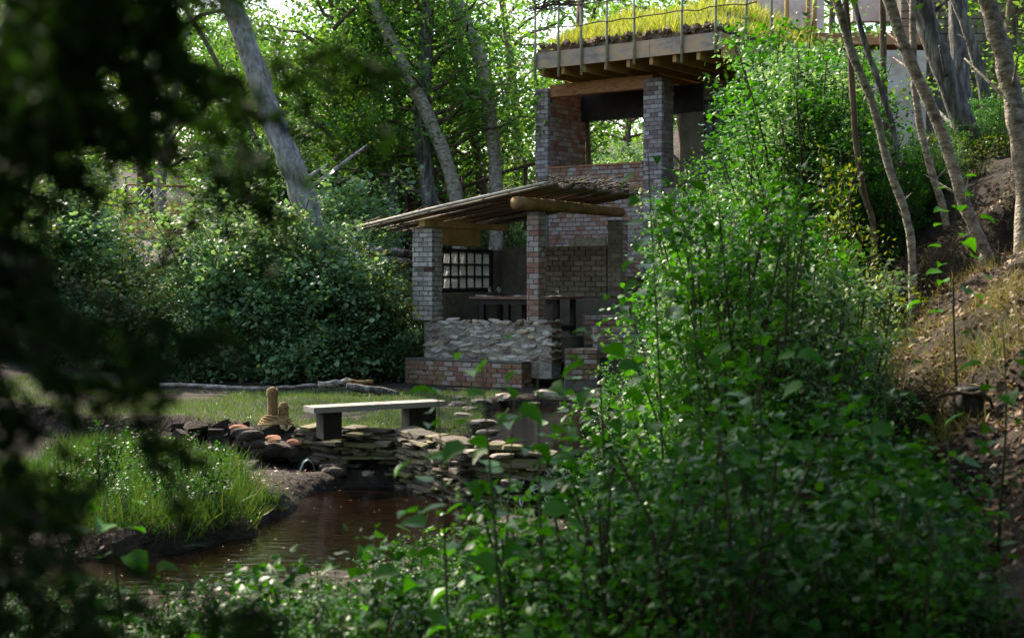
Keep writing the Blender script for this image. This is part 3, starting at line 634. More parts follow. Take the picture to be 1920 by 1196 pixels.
link('panel', MB().box((0, 0, .12), (.28, .25, .22)).mesh('panel', M['brick_orange']), ob); link('lid', MB().box((0, 0, .245), (.3, .27, .025)).mesh('lid', M['timber_orange']), ob)

# ================================================================== terrace wall, rocks, bench
wl = thing('dry_stone_wall', 'low dry stone wall of thin flat slabs holding up the lawn', 'wall', (-1.8, 19, -2.2))
path = [(-2.9, 19.55), (-2.3, 19.22), (-1.46, 18.92), (-.95, 18.1), (-.5, 17.3), (.1, 17.1)]
cum = [0]
for a, b_ in zip(path[:-1], path[1:]): cum.append(cum[-1] + math.dist(a, b_))
def onpath(s_):
    for i in range(len(path) - 1):
        if s_ <= cum[i + 1] or i == len(path) - 2:
            k = (s_ - cum[i]) / (cum[i + 1] - cum[i]); a, b_ = path[i], path[i + 1]
            return a[0] + (b_[0] - a[0]) * k, a[1] + (b_[1] - a[1]) * k, math.atan2(b_[1] - a[1], b_[0] - a[0])
k = 0; z_ = WL - .12
while z_ < -2.13:
    hh = random.uniform(.032, .062); s_ = -random.uniform(0, .2)
    while s_ < cum[-1]:
        L_ = random.uniform(.16, .5); x_, y_, an = onpath(max(0, s_ + L_ / 2))
        cave = (-2.15 < x_ < -1.75 and z_ < -2.5)
        if not cave:
            o_ = random.uniform(-.05, .06) - (.05 if z_ < -2.6 else 0)
            link('slab_stone', random.choice(SLAB), wl, (x_ + math.sin(an) * o_ + 1.8, y_ - math.cos(an) * o_ - 19, z_ + 2.2 + hh / 2), (random.uniform(-.09, .09), random.uniform(-.09, .09), an + random.uniform(-.12, .12)), (L_ * 1.06, random.uniform(.25, .42), hh * 1.1))
        s_ += L_
    z_ += hh
# rocks as things
def rock(px, py, zg, s, label, mats=RKP, group=None, name='rock', k=0, Yf=None):
    Yd = None; lo, hi = 5, 60
    for _ in range(40):                      # distance where the pixel's ray meets height zg
        mid = (lo + hi) / 2
        if at(px, py, mid).z > zg: lo = mid
        else: hi = mid
    p = at(px, py, lo)
    if Yf: p = at(px, py, Yf); zg = p.z - s[2] * .2
    o = thing(name, label, 'rock', (p.x, p.y, zg + s[2] * .2), random.uniform(-.5, .5), group, me=mats[k % len(mats)]); o.scale = s
    return o
rock(1040, 722, -2.18, (.9, .7, .62), 'rounded pale boulder beside the corner of the brick base')
rock(1045, 750, -2.2, (.95, .6, .42), 'flat topped tan boulder above the small waterfall', k=1)
rock(948, 752, -2.2, (.5, .45, .34), 'small pale rock at the foot of the brick base corner', k=2)
rock(905, 760, -2.2, (.45, .4, .28), 'pale rock between the bench and the pool edge', k=3)
rock(1000, 762, -2.25, (.3, .3, .2), 'little wet rock under the flat topped boulder', k=4)
rock(1130, 745, -2.2, (.6, .5, .4), 'pale boulder under the leaves right of the waterfall', k=2)
rock(1180, 770, -2.2, (.5, .5, .35), 'tan boulder at the right rim of the pool', k=1)
rock(1215, 745, -2.1, (.6, .5, .4), 'brownish boulder higher on the bank right of the pool', k=0)
rock(1098, 855, -2.3, (.42, .3, .12), 'flat pale stone lying in the pool water', k=3)
rock(1175, 850, -2.28, (.36, .3, .14), 'second flat stone near the right pool edge', k=4)
for i, (px, py, s_) in enumerate(((860, 765, .35), (872, 785, .3), (880, 772, .28), (905, 800, .36), (915, 818, .34), (900, 835, .36), (920, 845, .3), (935, 838, .26), (895, 856, .3), (940, 862, .28), (862, 752, .3))):
    rock(px, py, -2.18, (s_ * 1.3, s_, s_ * .75), 'pale flat stone edging the lawn beside the pool', group='edging stones along the pool side of the lawn', k=i)
for i, (px, py) in enumerate(((1000, 880), (1030, 895), (1060, 885), (1085, 900), (1010, 905), (975, 895), (1110, 890), (1130, 905), (960, 915), (1045, 915), (1150, 880))):
    rock(px, py, -2.55, (.36, .3, .26), 'wet black rock in the little dam below the pool', RKW, 'wet rocks of the dam', k=i)
# cascade water over the dam: thin uneven strands on the rocks
for nm, x0, x1, y0, z0, z1, lb in (('dam_cascade', -.1, 1.0, 17.1, WU + .01, WL + .02, 'white broken water spilling over the dark rocks of the dam'),):
    mb = MB()
    for i in range(46):
        xx = rng.uniform(x0, x1); L_ = rng.uniform(.15, .5) * (z0 - z1) / .3
        z_ = rng.uniform(z1, z0); y_ = y0 - .05 - (z0 - z_) * .9
        mb.tube([(xx, y_, z_), (xx + rng.normal(0, .03), y_ - .03, z_ - .03), (xx + rng.normal(0, .06), y_ - .10, max(z1, z_ - .08))], rng.uniform(.004, .012), 4)
    mb.obj(nm, M['foam']); kind(bpy.data.objects[nm], 'stuff')

# earthen mound with stones and the dark boulder, left end of the wall
rock(520, 846, -2.8, (.82, .7, .62), 'big dark rounded boulder bulging out under the rope figure', RKM, name='boulder', k=1, Yf=19.45)
for px, py, s_, m_, lb in ((462, 812, .42, RKM, 'dark boulder at the left shoulder of the mound'), (450, 802, .26, None, 'small orange stone near the left end of the mound'), (515, 822, .26, None, 'orange stone set in the mound below the rope figure'), (553, 828, .2, None, 'small reddish stone at the right side of the mound'), (478, 828, .34, RKM, 'grey violet boulder between the two orange stones'), (590, 868, .3, RKM, 'dark wet rock beside the folded tin sheet'), (628, 880, .42, RKM, 'dark lump of rock in front of the wall\'s hollow'), (690, 888, .22, RKP, 'yellowish rock at the foot of the wall by the water')):
    me = m_
    if me is None: me = [rockmesh(M['brick_orange'], .7, 2, 91, .3)]
    rock(px, py, -2.35 if py < 850 else -2.8, (s_ * 1.2, s_, s_ * .85), lb, me, k=2, Yf=19.3 if py < 870 else 18.9)
mb = MB()
for i in range(60):
    px = rng.uniform(330, 590); yy = np.interp(px, [330, 590], [21.1, 19.55])
    p = at(px, 800, yy); mb.box((p.x, yy - rng.uniform(-.1, .35), -2.2 - rng.uniform(0, .45)), (rng.uniform(.1, .35), .2, rng.uniform(.06, .2)), np.array(Euler((rng.normal(0, .3), rng.normal(0, .3), rng.normal(0, .6))).to_matrix()), j=.03)
kind(mb.obj('earth_clods', M['soil']), 'stuff')

# bench
def hitz(px, py, zg):
    lo, hi = 5, 60
    for _ in range(40):
        mid = (lo + hi) / 2
        if at(px, py, mid).z > zg: lo = mid
        else: hi = mid
    return at(px, py, lo)
zs_ = -1.74
pa = hitz(588, 764, zs_); pb = hitz(836, 751, zs_)
d = Vector((pb.x - pa.x, pb.y - pa.y, 0)); L_ = d.length; an = math.atan2(d.y, d.x)
bench = thing('bench', 'weathered plank bench on two dark block legs on the lawn', 'bench', ((pa.x + pb.x) / 2, (pa.y + pb.y) / 2, -2.15), an)
link('seat', blockmesh('seat', M['bench_wood'], .0, .02, 1), bench, (0, .17, zs_ + 2.15 - .04), None, (L_, .38, .08))
zl_ = zs_ + 2.15 - .081
for x0, w_ in ((-L_ / 2 + .30, .27), (L_ / 2 - .34, .42)):
    link('leg', blockmesh('leg', M['dark_wood'], .02, .03, 2), bench, (x0, .18, zl_ / 2 - .02), None, (w_, .26, zl_ + .04))

# rope figure
rp_ = hitz(514, 796, -2.12)
fig = thing('rope_figure', 'rope wound figure of one tall and one short post on the mound', 'sculpture', (rp_.x, rp_.y, -2.12))
def ropepost(x, y, r, hgt, ball):
    mb = MB(); prof = [(r * .9, 0), (r * .95, hgt * .3), (r * .85, hgt * .7), (r * .9, hgt)]
    if ball: prof += [(r * 1.1, hgt + r * .6), (r * 1.05, hgt + r * 1.4), (r * .6, hgt + r * 2), (.001, hgt + r * 2.15)]
    else: prof += [(r * .8, hgt + r * .6), (.001, hgt + r * .9)]
    mb.lathe(prof, (x, y, 0), 14); c_ = link('core', mb.mesh('core', M['rope'], True), fig)
    n_ = int((hgt + (r * 1.9 if ball else 0)) / .022 * 12); pts = []
    for i in range(n_):
        z_ = i / 12 * .022; rr = np.interp(z_, [q[1] for q in prof], [q[0] for q in prof]) + .005; a_ = i / 12 * 2 * math.pi
        pts.append((x + math.cos(a_) * rr, y + math.sin(a_) * rr, z_ + .004 * math.sin(a_ * 3)))
    link('rope_winding', MB().tube(pts, .0125, 5).mesh('rope_winding', M['rope'], True), fig)
ropepost(-.02, 0, .068, .40, True); ropepost(.13, .04, .07, .27, False)
for i in range(5):
    a_ = np.linspace(0, 2 * np.pi, 22); rr = .12 + .02 * i
    pts = np.stack([.03 + np.cos(a_) * rr * 1.25, np.sin(a_) * rr * .9 - .03, .02 + .045 * (4 - i) * .6 + .012 * np.sin(a_ * 2 + i)], 1)
    link('rope_coil', MB().tube(pts, .015, 6).mesh('rope_coil', M['rope'], True), fig)
link('rope_end', MB().tube([(.06, -.1, .14), (.12, -.14, .09), (.17, -.17, .03), (.22, -.16, .0)], .015, 6).mesh('rope_end', M['rope'], True), fig)

# folded tin
tp = hitz(577, 905, -2.84)
tin = thing('folded_sheet', 'grey green folded sheet standing like a small tent at the water edge', 'metal sheet', (tp.x, tp.y, -2.86), .2)
mb = MB(); prof = [(-.155, 0), (-.12, .17), (-.06, .32), (0, .36), (.06, .32), (.12, .17), (.155, 0)]
V = []
for yy in (-.12, .16):
    V += [(x, yy, z) for x, z in prof]; V += [(x * .9, yy, z * .94) for x, z in prof]
n_ = 7; Q = []
for i in range(6):
    Q += [[i, i + 1, i + 1 + 14, i + 14], [i + 7, i + 21, i + 22, i + 8], [i, i + 7, i + 8, i + 1], [i + 14, i + 15, i + 22, i + 21]]
mb.add(V, Q); link('sheet', mb.mesh('sheet', M['tin'], True), tin)
link('lining_stone', RKW[0], tin, (0, .08, .1), None, (.22, .2, .3))

# logs on the far side of the lawn
for x0, y0, x1, y1, zg, r_, m_, lb in ((300, 722, 505, 728, -2.1, .045, 'bark_pale', 'long thin pale log lying along the back edge of the lawn'), (228, 722, 275, 726, -2.1, .05, 'stick', 'short yellow cut log at the left end of the lawn edge'), (598, 722, 660, 716, -1.98, .07, 'bark_pale', 'short bluish white log lying on the dirt heap'), (655, 716, 698, 717, -1.96, .05, 'log', 'stubby tan log behind the white log on the dirt heap'), (650, 724, 748, 738, -2.05, .07, 'bark_grey', 'grey driftwood log sloping down from the dirt heap'), (500, 728, 600, 722, -2.1, .03, 'bark_pale', 'thin pale branch between the long log and the dirt heap')):
    a = hitz(x0, y0, zg); b_ = hitz(x1, y1, zg); Ym = (a.y + b_.y) / 2; a = at(x0, y0, Ym); b_ = at(x1, y1, Ym + .2)
    n_ = 7; pts = [a.lerp(b_, q / (n_ - 1)) + Vector((0, 0, rng.normal(0, .012))) for q in range(n_)]
    thing('log', lb, 'log', (0, 0, 0), me=MB().tube(pts, [r_ * (.8 + .4 * math.sin(q * 2.1 + x0) ** 2) for q in range(n_)], 8, jit=.12).mesh('log', M[m_], True))
dh = hitz(665, 730, -2.1)
o = thing('dirt_heap', 'low heap of grey brown dirt at the back of the lawn', 'heap', (dh.x, dh.y, -2.2), me=rockmesh(M['soil'], .25, 3, 5, .2)); o.scale = (2.4, 1.2, 1.1)
dh = hitz(350, 736, -2.1)
o = thing('dirt_mound', 'long flat ridge of bare dirt behind the lawn at the left', 'heap', (dh.x, dh.y, -2.2), me=rockmesh(M['soil'], .2, 3, 6, .2)); o.scale = (3.0, .9, .9)
for x0, y0, x1, y1, Yd, r_, lb in ((1015, 1118, 1148, 1100, 12.2, .055, 'thick grey branch lying across the dark hollow by the near water'), (1035, 1100, 1130, 1072, 12.5, .025, 'thin bare stick above the thick branch by the near water'), (1140, 1120, 1160, 1095, 12.0, .04, 'short broken branch end beside the near water')):
    a = at(x0, y0, Yd); b_ = at(x1, y1, Yd + .2); n_ = 6
    thing('branch', lb, 'branch', (0, 0, 0), me=MB().tube([a.lerp(b_, q / (n_ - 1)) + Vector((0, 0, .02 * math.sin(q * 2))) for q in range(n_)], [r_ * (1 - .08 * q) for q in range(n_)], 7, jit=.1).mesh('branch', M['bark_grey'], True))

# ================================================================== fences far back
fen = thing('lattice_fence', 'pale wire lattice fence with a reddish top rail far behind the bushes', 'fence', at(310, 395, 43))
def fsub(mb, n, m_): return sub(fen, mb, n, m_)
W_, step = 165, 15.5
for i in range(-3, 11):
    for sgn in (1, -1):
        x0 = 232 + i * step if sgn > 0 else 232 + (i + 3) * step; pts = [at(x0, 350, 43), at(x0 + sgn * 44, 398, 43)]
        if not (215 < x0 < 400): continue
        fsub(MB().tube(pts, .014, 4), 'lattice_wire', M['wire'])
fsub(MB().tube([at(236, 346, 43), at(310, 349, 43), at(392, 352, 43)], .035, 6), 'top_rail', M['timber_orange'])
for px_ in (236, 392): fsub(MB().tube([at(px_, 342, 43.05), at(px_, 405, 43.05)], .05, 6), 'post', M['bark_brown'])
rf = thing('rail_fence', 'rough pole rail fence running behind the middle trees', 'fence', at(800, 390, 37))
for x0, y0, x1, y1 in ((640, 362, 760, 338), (770, 384, 868, 352), (868, 352, 1003, 306), (700, 300, 830, 292)):
    sub(rf, MB().tube([at(x0, y0, 37), at((x0 + x1) / 2, (y0 + y1) / 2 - 3, 37), at(x1, y1, 37)], .05, 6, jit=.1), 'rail', M['bark_brown'])
for px_ in (655, 762, 868, 985): sub(rf, MB().tube([at(px_, 300 if px_ > 950 else 330, 37.1), at(px_, 430, 37.1)], .055, 6), 'post', M['bark_brown'])

# ================================================================== trees
def clump_leaves(centers, sig, per, size, tmpl, flat=.35, zs=.7, wob=.5):
    c = np.asarray(centers); n = len(c) * per
    C_ = np.repeat(c, per, 0); s_ = np.repeat(np.broadcast_to(sig, (len(c),)), per)
    d = rng.normal(size=(n, 3)); d /= np.linalg.norm(d, axis=1)[:, None]; d *= (rng.random(n) ** .45)[:, None]
    P = C_ + d * s_[:, None] * [1, 1, zs] * 1.3
    Nn = rng.normal(size=(n, 3)) * flat + np.array([0, 0, 1]) * rng.choice([-1, 1], n)[:, None] * .8 + rng.normal(size=(n, 3)) * wob
    return P, Nn, size * rng.uniform(.45, 1.45, n)
def crown_template(seed, Rr, z0, z1, nl, per, size, sig, mat, bark, tmpl=KITE):
    """limbs and leaf masses of one crown, about the trunk axis; returns (limb mesh, leaf mesh)"""
    global rng; rng = np.random.default_rng(seed)
    lb = MB(); cs = []
    for i in range(nl):
        a = rng.uniform(0, 2 * np.pi); z = z0 + (z1 - z0) * (i / nl) ** 1.0
        reach = Rr * (1 - .55 * ((z - z0) / (z1 - z0)) ** 1.5) * rng.uniform(.55, 1.05)
        p = np.array([0, 0, z - .8]); pts = [p]
        for k in range(1, 6):
            q = k / 5; pts.append(np.array([math.cos(a) * reach * q, math.sin(a) * reach * q, z - .8 + 1.6 * q - .9 * q * q + rng.normal(0, .08)]))
            if k >= 2:
                for _ in range(2): cs.append(pts[-1] + rng.normal(0, .35, 3))
            a += rng.normal(0, .1)
        lb.tube(pts, np.linspace(.07, .012, 6), 5, False)
    P, Nn, s_ = clump_leaves(cs, rng.uniform(sig * .6, sig * 1.3, len(cs)), per, size, tmpl)
    lm = MB().leaves(P, Nn, s_, tmpl)
    return lb.mesh('limb', bark), lm.mesh('crown', mat)
CRB = [crown_template(100 + i, 4.0, 3.0, 12, 22, 32, .15, .56, M['leaf_canopy'], M['bark_brown']) for i in range(4)]
CRH = [crown_template(200 + i, 3.2, .3, 6.5, 20, 42, .15, .6, M['leaf_canopy'], M['bark_brown']) for i in range(3)]   # low hanging, for trunks whose tops leave the frame
CRN = [crown_template(250 + i, 4.2, .6, 6, 26, 90, .17, .65, M['leaf_canopy'], M['bark_brown']) for i in range(2)]
rng = np.random.default_rng(11)
def tree(label, pts, rad, bark, crown=None, cscale=1, cz=None, group=None, name='tree', crot=None):
    """pts: world points of the trunk from foot to top"""
    foot = Vector(pts[0]); th = thing(name, label, 'tree', foot, group=group)
    P = np.array([tuple(Vector(p) - foot) for p in pts])
    # refine the path
    n_ = 4 * (len(P) - 1) + 1; tt = np.linspace(0, len(P) - 1, n_); sm = np.stack([np.interp(tt, range(len(P)), P[:, k]) for k in range(3)], 1)
    for _ in range(3): sm[1:-1] = (sm[:-2] + sm[1:-1] * 2 + sm[2:]) / 4
    sm[1:-1, :2] += rng.normal(0, rad[0] * .06, (n_ - 2, 2))
    rr = np.interp(tt, np.linspace(0, len(P) - 1, len(rad)), rad) * (1 + .06 * np.sin(np.arange(n_) * 1.7 + foot.x)); rr[0] *= 1.25; sm[0, 2] -= .2
    tb_ = MB().tube(sm, rr, 12, jit=.07)
    for _ in range(5):
        q = int(rng.integers(2, n_ - 2)); a = rng.uniform(0, 6.28); L_ = rng.uniform(1.2, 4.5) * rr[q]
        d_ = np.array([math.cos(a), math.sin(a), rng.uniform(.2, .9)]); tb_.tube([sm[q], sm[q] + d_ * rr[q] * 1.2, sm[q] + d_ * (rr[q] + L_) + [0, 0, L_ * .3]], [rr[q] * .35, rr[q] * .22, rr[q] * .08], 6)
    link('trunk', tb_.mesh('trunk', bark, True), th)
    if crown:
        top = Vector(sm[-1].tolist()); rz = random.uniform(0, 6.28) if crot is None else crot
        zz = top.z if cz is None else cz
        for me, nm in zip(crown, ('limb', 'crown')): link(nm, me, th, (top.x, top.y, zz), (0, 0, rz), cscale)
    return th
def tpx(lst, Y, ground=True, dY=0):
    """trunk through picture points (foot first)"""
    pts = [at(px, py, Y + dY * i) for i, (px, py) in enumerate(lst)]
    if ground:
        g = h(pts[0].x, pts[0].y)
        if pts[0].z > g + .05: pts.insert(0, Vector((pts[0].x, pts[0].y, g)))
    return pts
def ext(pts, dz):
    a, b_ = pts[-2], pts[-1]; d = (b_ - a).normalized(); k = dz / max(d.z, .3); return pts + [b_ + d * k * .5 + Vector((0, 0, dz * .05)), b_ + d * k]
tree('large leaning grey trunk in front of the bushes at the left', ext(tpx([(585, 425), (565, 360), (535, 280), (500, 200), (470, 105), (432, 0)], 30), 3), [.30, .27, .25, .23, .2], M['bark_light'], CRH[0], 1.0, 8.2)
tree('dark trunk furthest left of the middle clump behind the shed roof', ext(tpx([(742, 400), (730, 320), (712, 220), (705, 120)], 37), 3), [.2, .17, .14], M['bark_grey'], CRH[1], 1, 2.6)
tree('dark brown trunk second from left in the middle clump', ext(tpx([(775, 405), (768, 330), (750, 240), (742, 150)], 38.5), 3), [.17, .15, .12], M['bark_brown'], CRH[2], 1, 3)
tree('forked grey trunk rising straight behind the shed roof', ext(tpx([(808, 400), (800, 320), (788, 240), (795, 140)], 36), 3), [.24, .2, .15], M['bark_grey'], CRH[0], 1, 3.2)
tree('pale trunk leaning left behind the shed roof ridge', ext(tpx([(862, 385), (838, 300), (805, 222), (770, 150), (735, 80)], 35.5), 3), [.19, .17, .13], M['bark_pale'], CRH[1], .9, 3.6)
tree('brown curving trunk left of the pavilion', ext(tpx([(930, 360), (926, 280), (915, 180), (895, 90), (858, 5)], 36), 2), [.19, .17, .16, .14], M['bark_pale'], CRH[2], .8, 4.4)
tree('thin dark trunk low behind the curving brown tree', ext(tpx([(905, 365), (895, 290), (880, 200)], 39), 3), [.16, .13, .1], M['bark_brown'], CRH[0], .9, 2.6)
tree('stout reddish trunk beyond the lattice fence', ext(tpx([(272, 345), (268, 300), (260, 250)], 46), 4), [.28, .25, .2], M['bark_brown'], CRB[3], 1, 1)
tree('pale slanting trunk right of the reddish trunk beyond the fence', ext(tpx([(302, 352), (306, 305), (315, 255)], 45), 4), [.17, .15, .12], M['bark_pale'], CRB[1], .9, 1.5)
tree('slim leaning sapling trunk between the fence and the large leaning tree', ext(tpx([(505, 320), (490, 280), (468, 240)], 38), 4), [.08, .07, .06], M['bark_brown'], CRB[0], .8, 1.5)
# right bank trees
RT = [
 ('thick pale trunk at the far right edge leaning left', [(1925, 330), (1905, 230), (1893, 150), (1868, 60), (1850, 0)], 15, [.13, .115, .10], 'bark_pale'),
 ('sunlit leaning trunk with a bright left edge on the right bank', [(1849, 473), (1812, 398), (1774, 271), (1746, 197), (1704, 112), (1665, 0)], 16, [.085, .08, .075, .07], 'bark_pale'),
 ('slender reddish trunk left of the sunlit leaning trunk', [(1786, 492), (1771, 398), (1746, 318), (1727, 253), (1714, 160), (1712, 60)], 17, [.055, .05, .04], 'bark_pale'),
 ('thick grey trunk leaning left behind the sunlit one', [(1870, 420), (1821, 262), (1765, 126), (1722, 0)], 19, [.18, .17, .16], 'bark_grey'),
 ('smooth upright grey trunk in front of the brown wall', [(1806, 290), (1802, 164), (1797, 60), (1795, -20)], 24, [.19, .18, .17], 'bark_grey'),
 ('slim grey trunk between the upright trunk and the right edge', [(1858, 300), (1849, 178), (1821, 75), (1790, -5)], 21, [.10, .09, .085], 'bark_grey'),
 ('knotty curved trunk reaching down into the thicket', [(1712, 470), (1699, 398), (1667, 318), (1648, 234), (1629, 173), (1597, 103), (1577, 28), (1560, -20)], 15.5, [.055, .052, .055, .06], 'bark_pale'),
 ('short thin trunk left of the knotty curved trunk', [(1640, 420), (1622, 374), (1606, 290), (1599, 178), (1592, 90)], 17, [.04, .045, .04], 'bark_brown'),
 ('straight thin trunk behind the knotty curved trunk', [(1690, 360), (1681, 262), (1650, 160), (1625, 94), (1600, 0)], 18, [.05, .045, .04], 'bark_grey'),
 ('thin dark upright trunk in the middle of the right bank', [(1668, 330), (1658, 210), (1656, 100), (1655, 0)], 20, [.06, .055, .05], 'bark_brown')]
for i, (lb, pts, Yd, rd, bk) in enumerate(RT):
    tree(lb, ext(tpx(pts, Yd), 2.2), [q * .87 for q in rd], M[bk], CRB[i % 4], .62 + .05 * (i % 3), 1.2 + (tpx(pts, Yd)[-1] - tpx(pts, Yd)[0]).z * .92)
# background wood
BT = [(-30, 52), (-24, 44), (-19, 56), (-14.5, 42), (-13, 62), (-10.5, 50), (-6.2, 41), (-6.4, 58), (-5.2, 45), (-3.6, 52), (-2.4, 42), (-.6, 60), (.2, 48), (2.6, 55), (2.2, 43), (5.6, 46), (8, 58), (10, 48), (13, 42), (16, 52), (20, 45), (-17, 36), (12, 34), (14.5, 28), (-11.6, 34), (-21, 32), (25, 60), (-36, 62), (-27, 70), (-4, 72), (6, 74), (16, 70), (-15, 75)]
for i, (x_, y_) in enumerate(BT):
    g_ = h(x_, y_); ht = 5 + (i * 37 % 5)
    low = i % 2 == 0 or (x_ < -4 and y_ < 60)
    if low and x_ < -4: ht *= .55
    pts = [Vector((x_, y_, g_)), Vector((x_ + random.uniform(-.3, .3), y_, g_ + ht * .4)), Vector((x_ + random.uniform(-.8, .8), y_, g_ + ht))]
    tree('leafy green tree standing in the wood behind the buildings' if x_ > -5 else 'leafy green tree standing in the wood beyond the left bushes', pts, [.2, .16, .1], M['bark_brown'], (CRB[i % 4] if not low else CRH[i % 3]), 1 + .25 * (y_ > 50), .3 if low else .9, group='background trees of the wood behind the buildings' if x_ > -5 else 'background trees of the wood at the left')
# unseen trees added beside and over the camera to shade the near bank
for i, (x_, y_, s_) in enumerate(((-5.5, 6, .8), (5.2, 5, .9), (6.0, 9.5, .9), (-3, -4, 1), (4, -3, 1), (7.5, 14, .9), (-7, 0, 1), (0, -7, 1.1), (8, 2, 1), (2.2, 1.2, .8), (-9, 9, 1), (3.9, 8.2, .85), (4.6, 11.8, .8), (-5, -8, 1.1), (6, -8, 1.1), (-3.2, 1.0, 1), (0, -2.5, 1))):
    g_ = h(x_, y_)
    tree('unseen tall tree added to shade the near bank', [Vector((x_, y_, g_)), Vector((x_ * .97, y_, g_ + 3)), Vector((x_ * .9, y_, g_ + 6))], [.16, .14, .1], M['bark_grey'], CRN[i % 2], s_, 3.9 if abs(x_) > 6 else 3.4, group='unseen trees added to shade the near bank')

# leaning trees added out of view so their crowns shade the near thicket
UNDER = True
for lb, fx, fy, mx_, my_, tx, ty_, zt_2, sc_ in (('unseen leaning tree at the left, added so its crown over the stream shades the near thicket', -6.6, 14, -5.4, 14, -2.8, 13.6, 5.2, .8), ('unseen leaning tree at the near left, added so its crown shades the near undergrowth', -5.4, 9, -4.2, 9.2, -.9, 9.4, 4.4, .75)):
    tree(lb, [Vector((fx, fy, h(fx, fy))), Vector((mx_, my_, 2.2)), Vector((tx, ty_, zt_2))], [.18, .14, .09], M['bark_grey'], CRN[0], sc_, zt_2 - h(fx, fy) - 1.0)
# far mass closing the wood
mb = MB(); n_ = 1700
cx = rng.uniform(-60, 60, n_); cy = rng.uniform(84, 100, n_); cz = H(cx, cy) + rng.uniform(0, 1, n_) ** 1.3 * 11
P, Nn, s_ = clump_leaves(np.stack([cx, cy, cz], 1), 1.5, 26, .55, KITE)
mb.leaves(P, Nn, s_, KITE); o = kind(mb.obj('distant_foliage', M['leaf_canopy']), 'stuff')

# ================================================================== shrubs and saplings
def shrub_template(seed, hgt, spread, nst, per, size, mat, sig=.16, tmpl=BROAD, low=.12, bark='twig'):
    global rng; rng = np.random.default_rng(seed)
    st = MB(); cs = []
    for i in range(nst):
        a = rng.uniform(0, 6.28); le = rng.uniform(.0, 1) * spread; hh = hgt * rng.uniform(.55, 1)
        bx, by = rng.normal(0, spread * .25, 2); pts = []
        for k in range(6):
            q = k / 5; pts.append(np.array([bx + math.cos(a) * le * q ** 1.4, by + math.sin(a) * le * q ** 1.4, hh * q]) + rng.normal(0, .02, 3) * (k > 0))
            if q > low:
                for _ in range(4):
                    if rng.random() < .85:
                        e = pts[-1] + rng.normal(0, 1, 3) * [.32, .32, .16] * spread * (1.1 - q * .5); cs.append(e)
        st.tube(pts, np.linspace(.018, .006, 6) * (hgt / 2) ** .5, 5, False)
    P, Nn, s_ = clump_leaves(cs, rng.uniform(sig * .7, sig * 1.5, len(cs)), per, size, tmpl, .3, .7, .28)
    k = P[:, 2] > .03; P, Nn, s_ = P[k], Nn[k], s_[k]
    return st.mesh('stem', M[bark]), MB().leaves(P, Nn, s_, tmpl).mesh('foliage', mat)
SAP = [shrub_template(300 + i, 1.5, .5, 6, (9, 11, 8, 12, 9)[i], (.055, .04, .065, .05, .045)[i], M[('leaf_shaded', 'leaf_thicket', 'leaf_shaded', 'leaf_shaded', 'leaf_thicket')[i]], (.14, .12, .16, .12, .13)[i], KITE if i in (3,) else BROAD) for i in range(5)]
TALL = [shrub_template(320 + i, 3.6, .95, (12, 9, 13, 10)[i], (15, 17, 22, 13)[i], (.072, .06, .045, .085)[i], M[('leaf_thicket', 'leaf_shaded', 'leaf_thicket', 'leaf_bush')[i]], (.2, .24, .18, .2)[i], KITE if i == 3 else BROAD) for i in range(4)]
BUSH = [shrub_template(340 + i, 2.2, 1.0, 15, 27, .066, M['leaf_bush'], .19, KITE if i == 3 else BROAD) for i in range(4)]
BUSHY = [shrub_template(350 + i, 2.2, 1.0, 14, 20, .06, M['leaf_bush_pale'], .19) for i in range(2)]
YEL = [shrub_template(360 + i, 1.2, .4, 6, 8, .05, M['leaf_yellow'], .10, KITE) for i in range(2)]
rng = np.random.default_rng(5)
def plant(tm, name, label, cat, x_, y_, s_, group, z=None, sz=None):
    th = thing(name, label, cat, (x_, y_, h(x_, y_) - .03 if z is None else z), random.uniform(0, 6.28), group)
    th.scale = (s_, s_, sz or s_)
    for me, nm in zip(tm, ('stem', 'foliage')): link(nm, me, th)
    return th
# left bushes beyond the lawn
n = 0
for i in range(118):
    Yd = random.uniform(28.8, 39) if i > 26 else random.uniform(28.4, 29.6)
    px = random.uniform(20, 770) if i > 26 else 60 + i * 27
    p = at(px, 500, Yd); g_ = h(p.x, Yd)
    # keep the view to the path behind (220..400, y<470)
    topy = np.interp(px, [0, 120, 200, 250, 330, 390, 440, 520, 640, 700, 760], [330, 400, 500, 560, 570, 540, 410, 400, 380, 440, 520]) + random.uniform(-25, 80) * (1 if Yd > 31 else 2)
    if Yd < 30.5 and px > 560: topy = max(topy, np.interp(px, [560, 640, 700, 760, 780], [470, 470, 480, 520, 560]))
    ht = at(px, topy, Yd).z - g_
    if ht < .7: continue
    if 170 < px < 420 and Yd > 33 and i % 2: continue
    s_ = min(ht / 2.0, 1.45)
    if ht > 3.4: ht = 3.4
    row = 'front row' if Yd < 31 else ('second row' if Yd < 35 else 'rearmost row')
    wh = 'behind the left half of the lawn' if px < 420 else ('below the large leaning trunk' if px < 620 else 'beside the whitewashed pier of the shed')
    lb, gr = f'bushy green shrub in the {row} {wh}', f'shrubs, {row} {wh}'
    plant(BUSH[i % 4] if i % 5 else BUSHY[i % 2], 'shrub', lb, 'shrub', p.x, Yd, s_, gr, sz=ht / 2.0)
for i in range(46):
    Yd = random.uniform(38, 50); px = random.uniform(420, 1220)
    p = at(px, 500, Yd); g_ = h(p.x, Yd); ty = random.uniform(270, 370)
    ht = at(px, ty, Yd).z - g_
    if ht < 1: continue
    lb = 'shrub in the undergrowth behind the shed roof and the middle trunks' if px > 640 else 'shrub in the undergrowth behind the large leaning trunk'
    plant(BUSH[i % 4], 'shrub', lb, 'shrub', p.x, Yd, min(ht / 2, 1.5), 'shrubs behind the middle trunks' if px > 640 else 'shrubs behind the leaning trunk', sz=ht / 2)
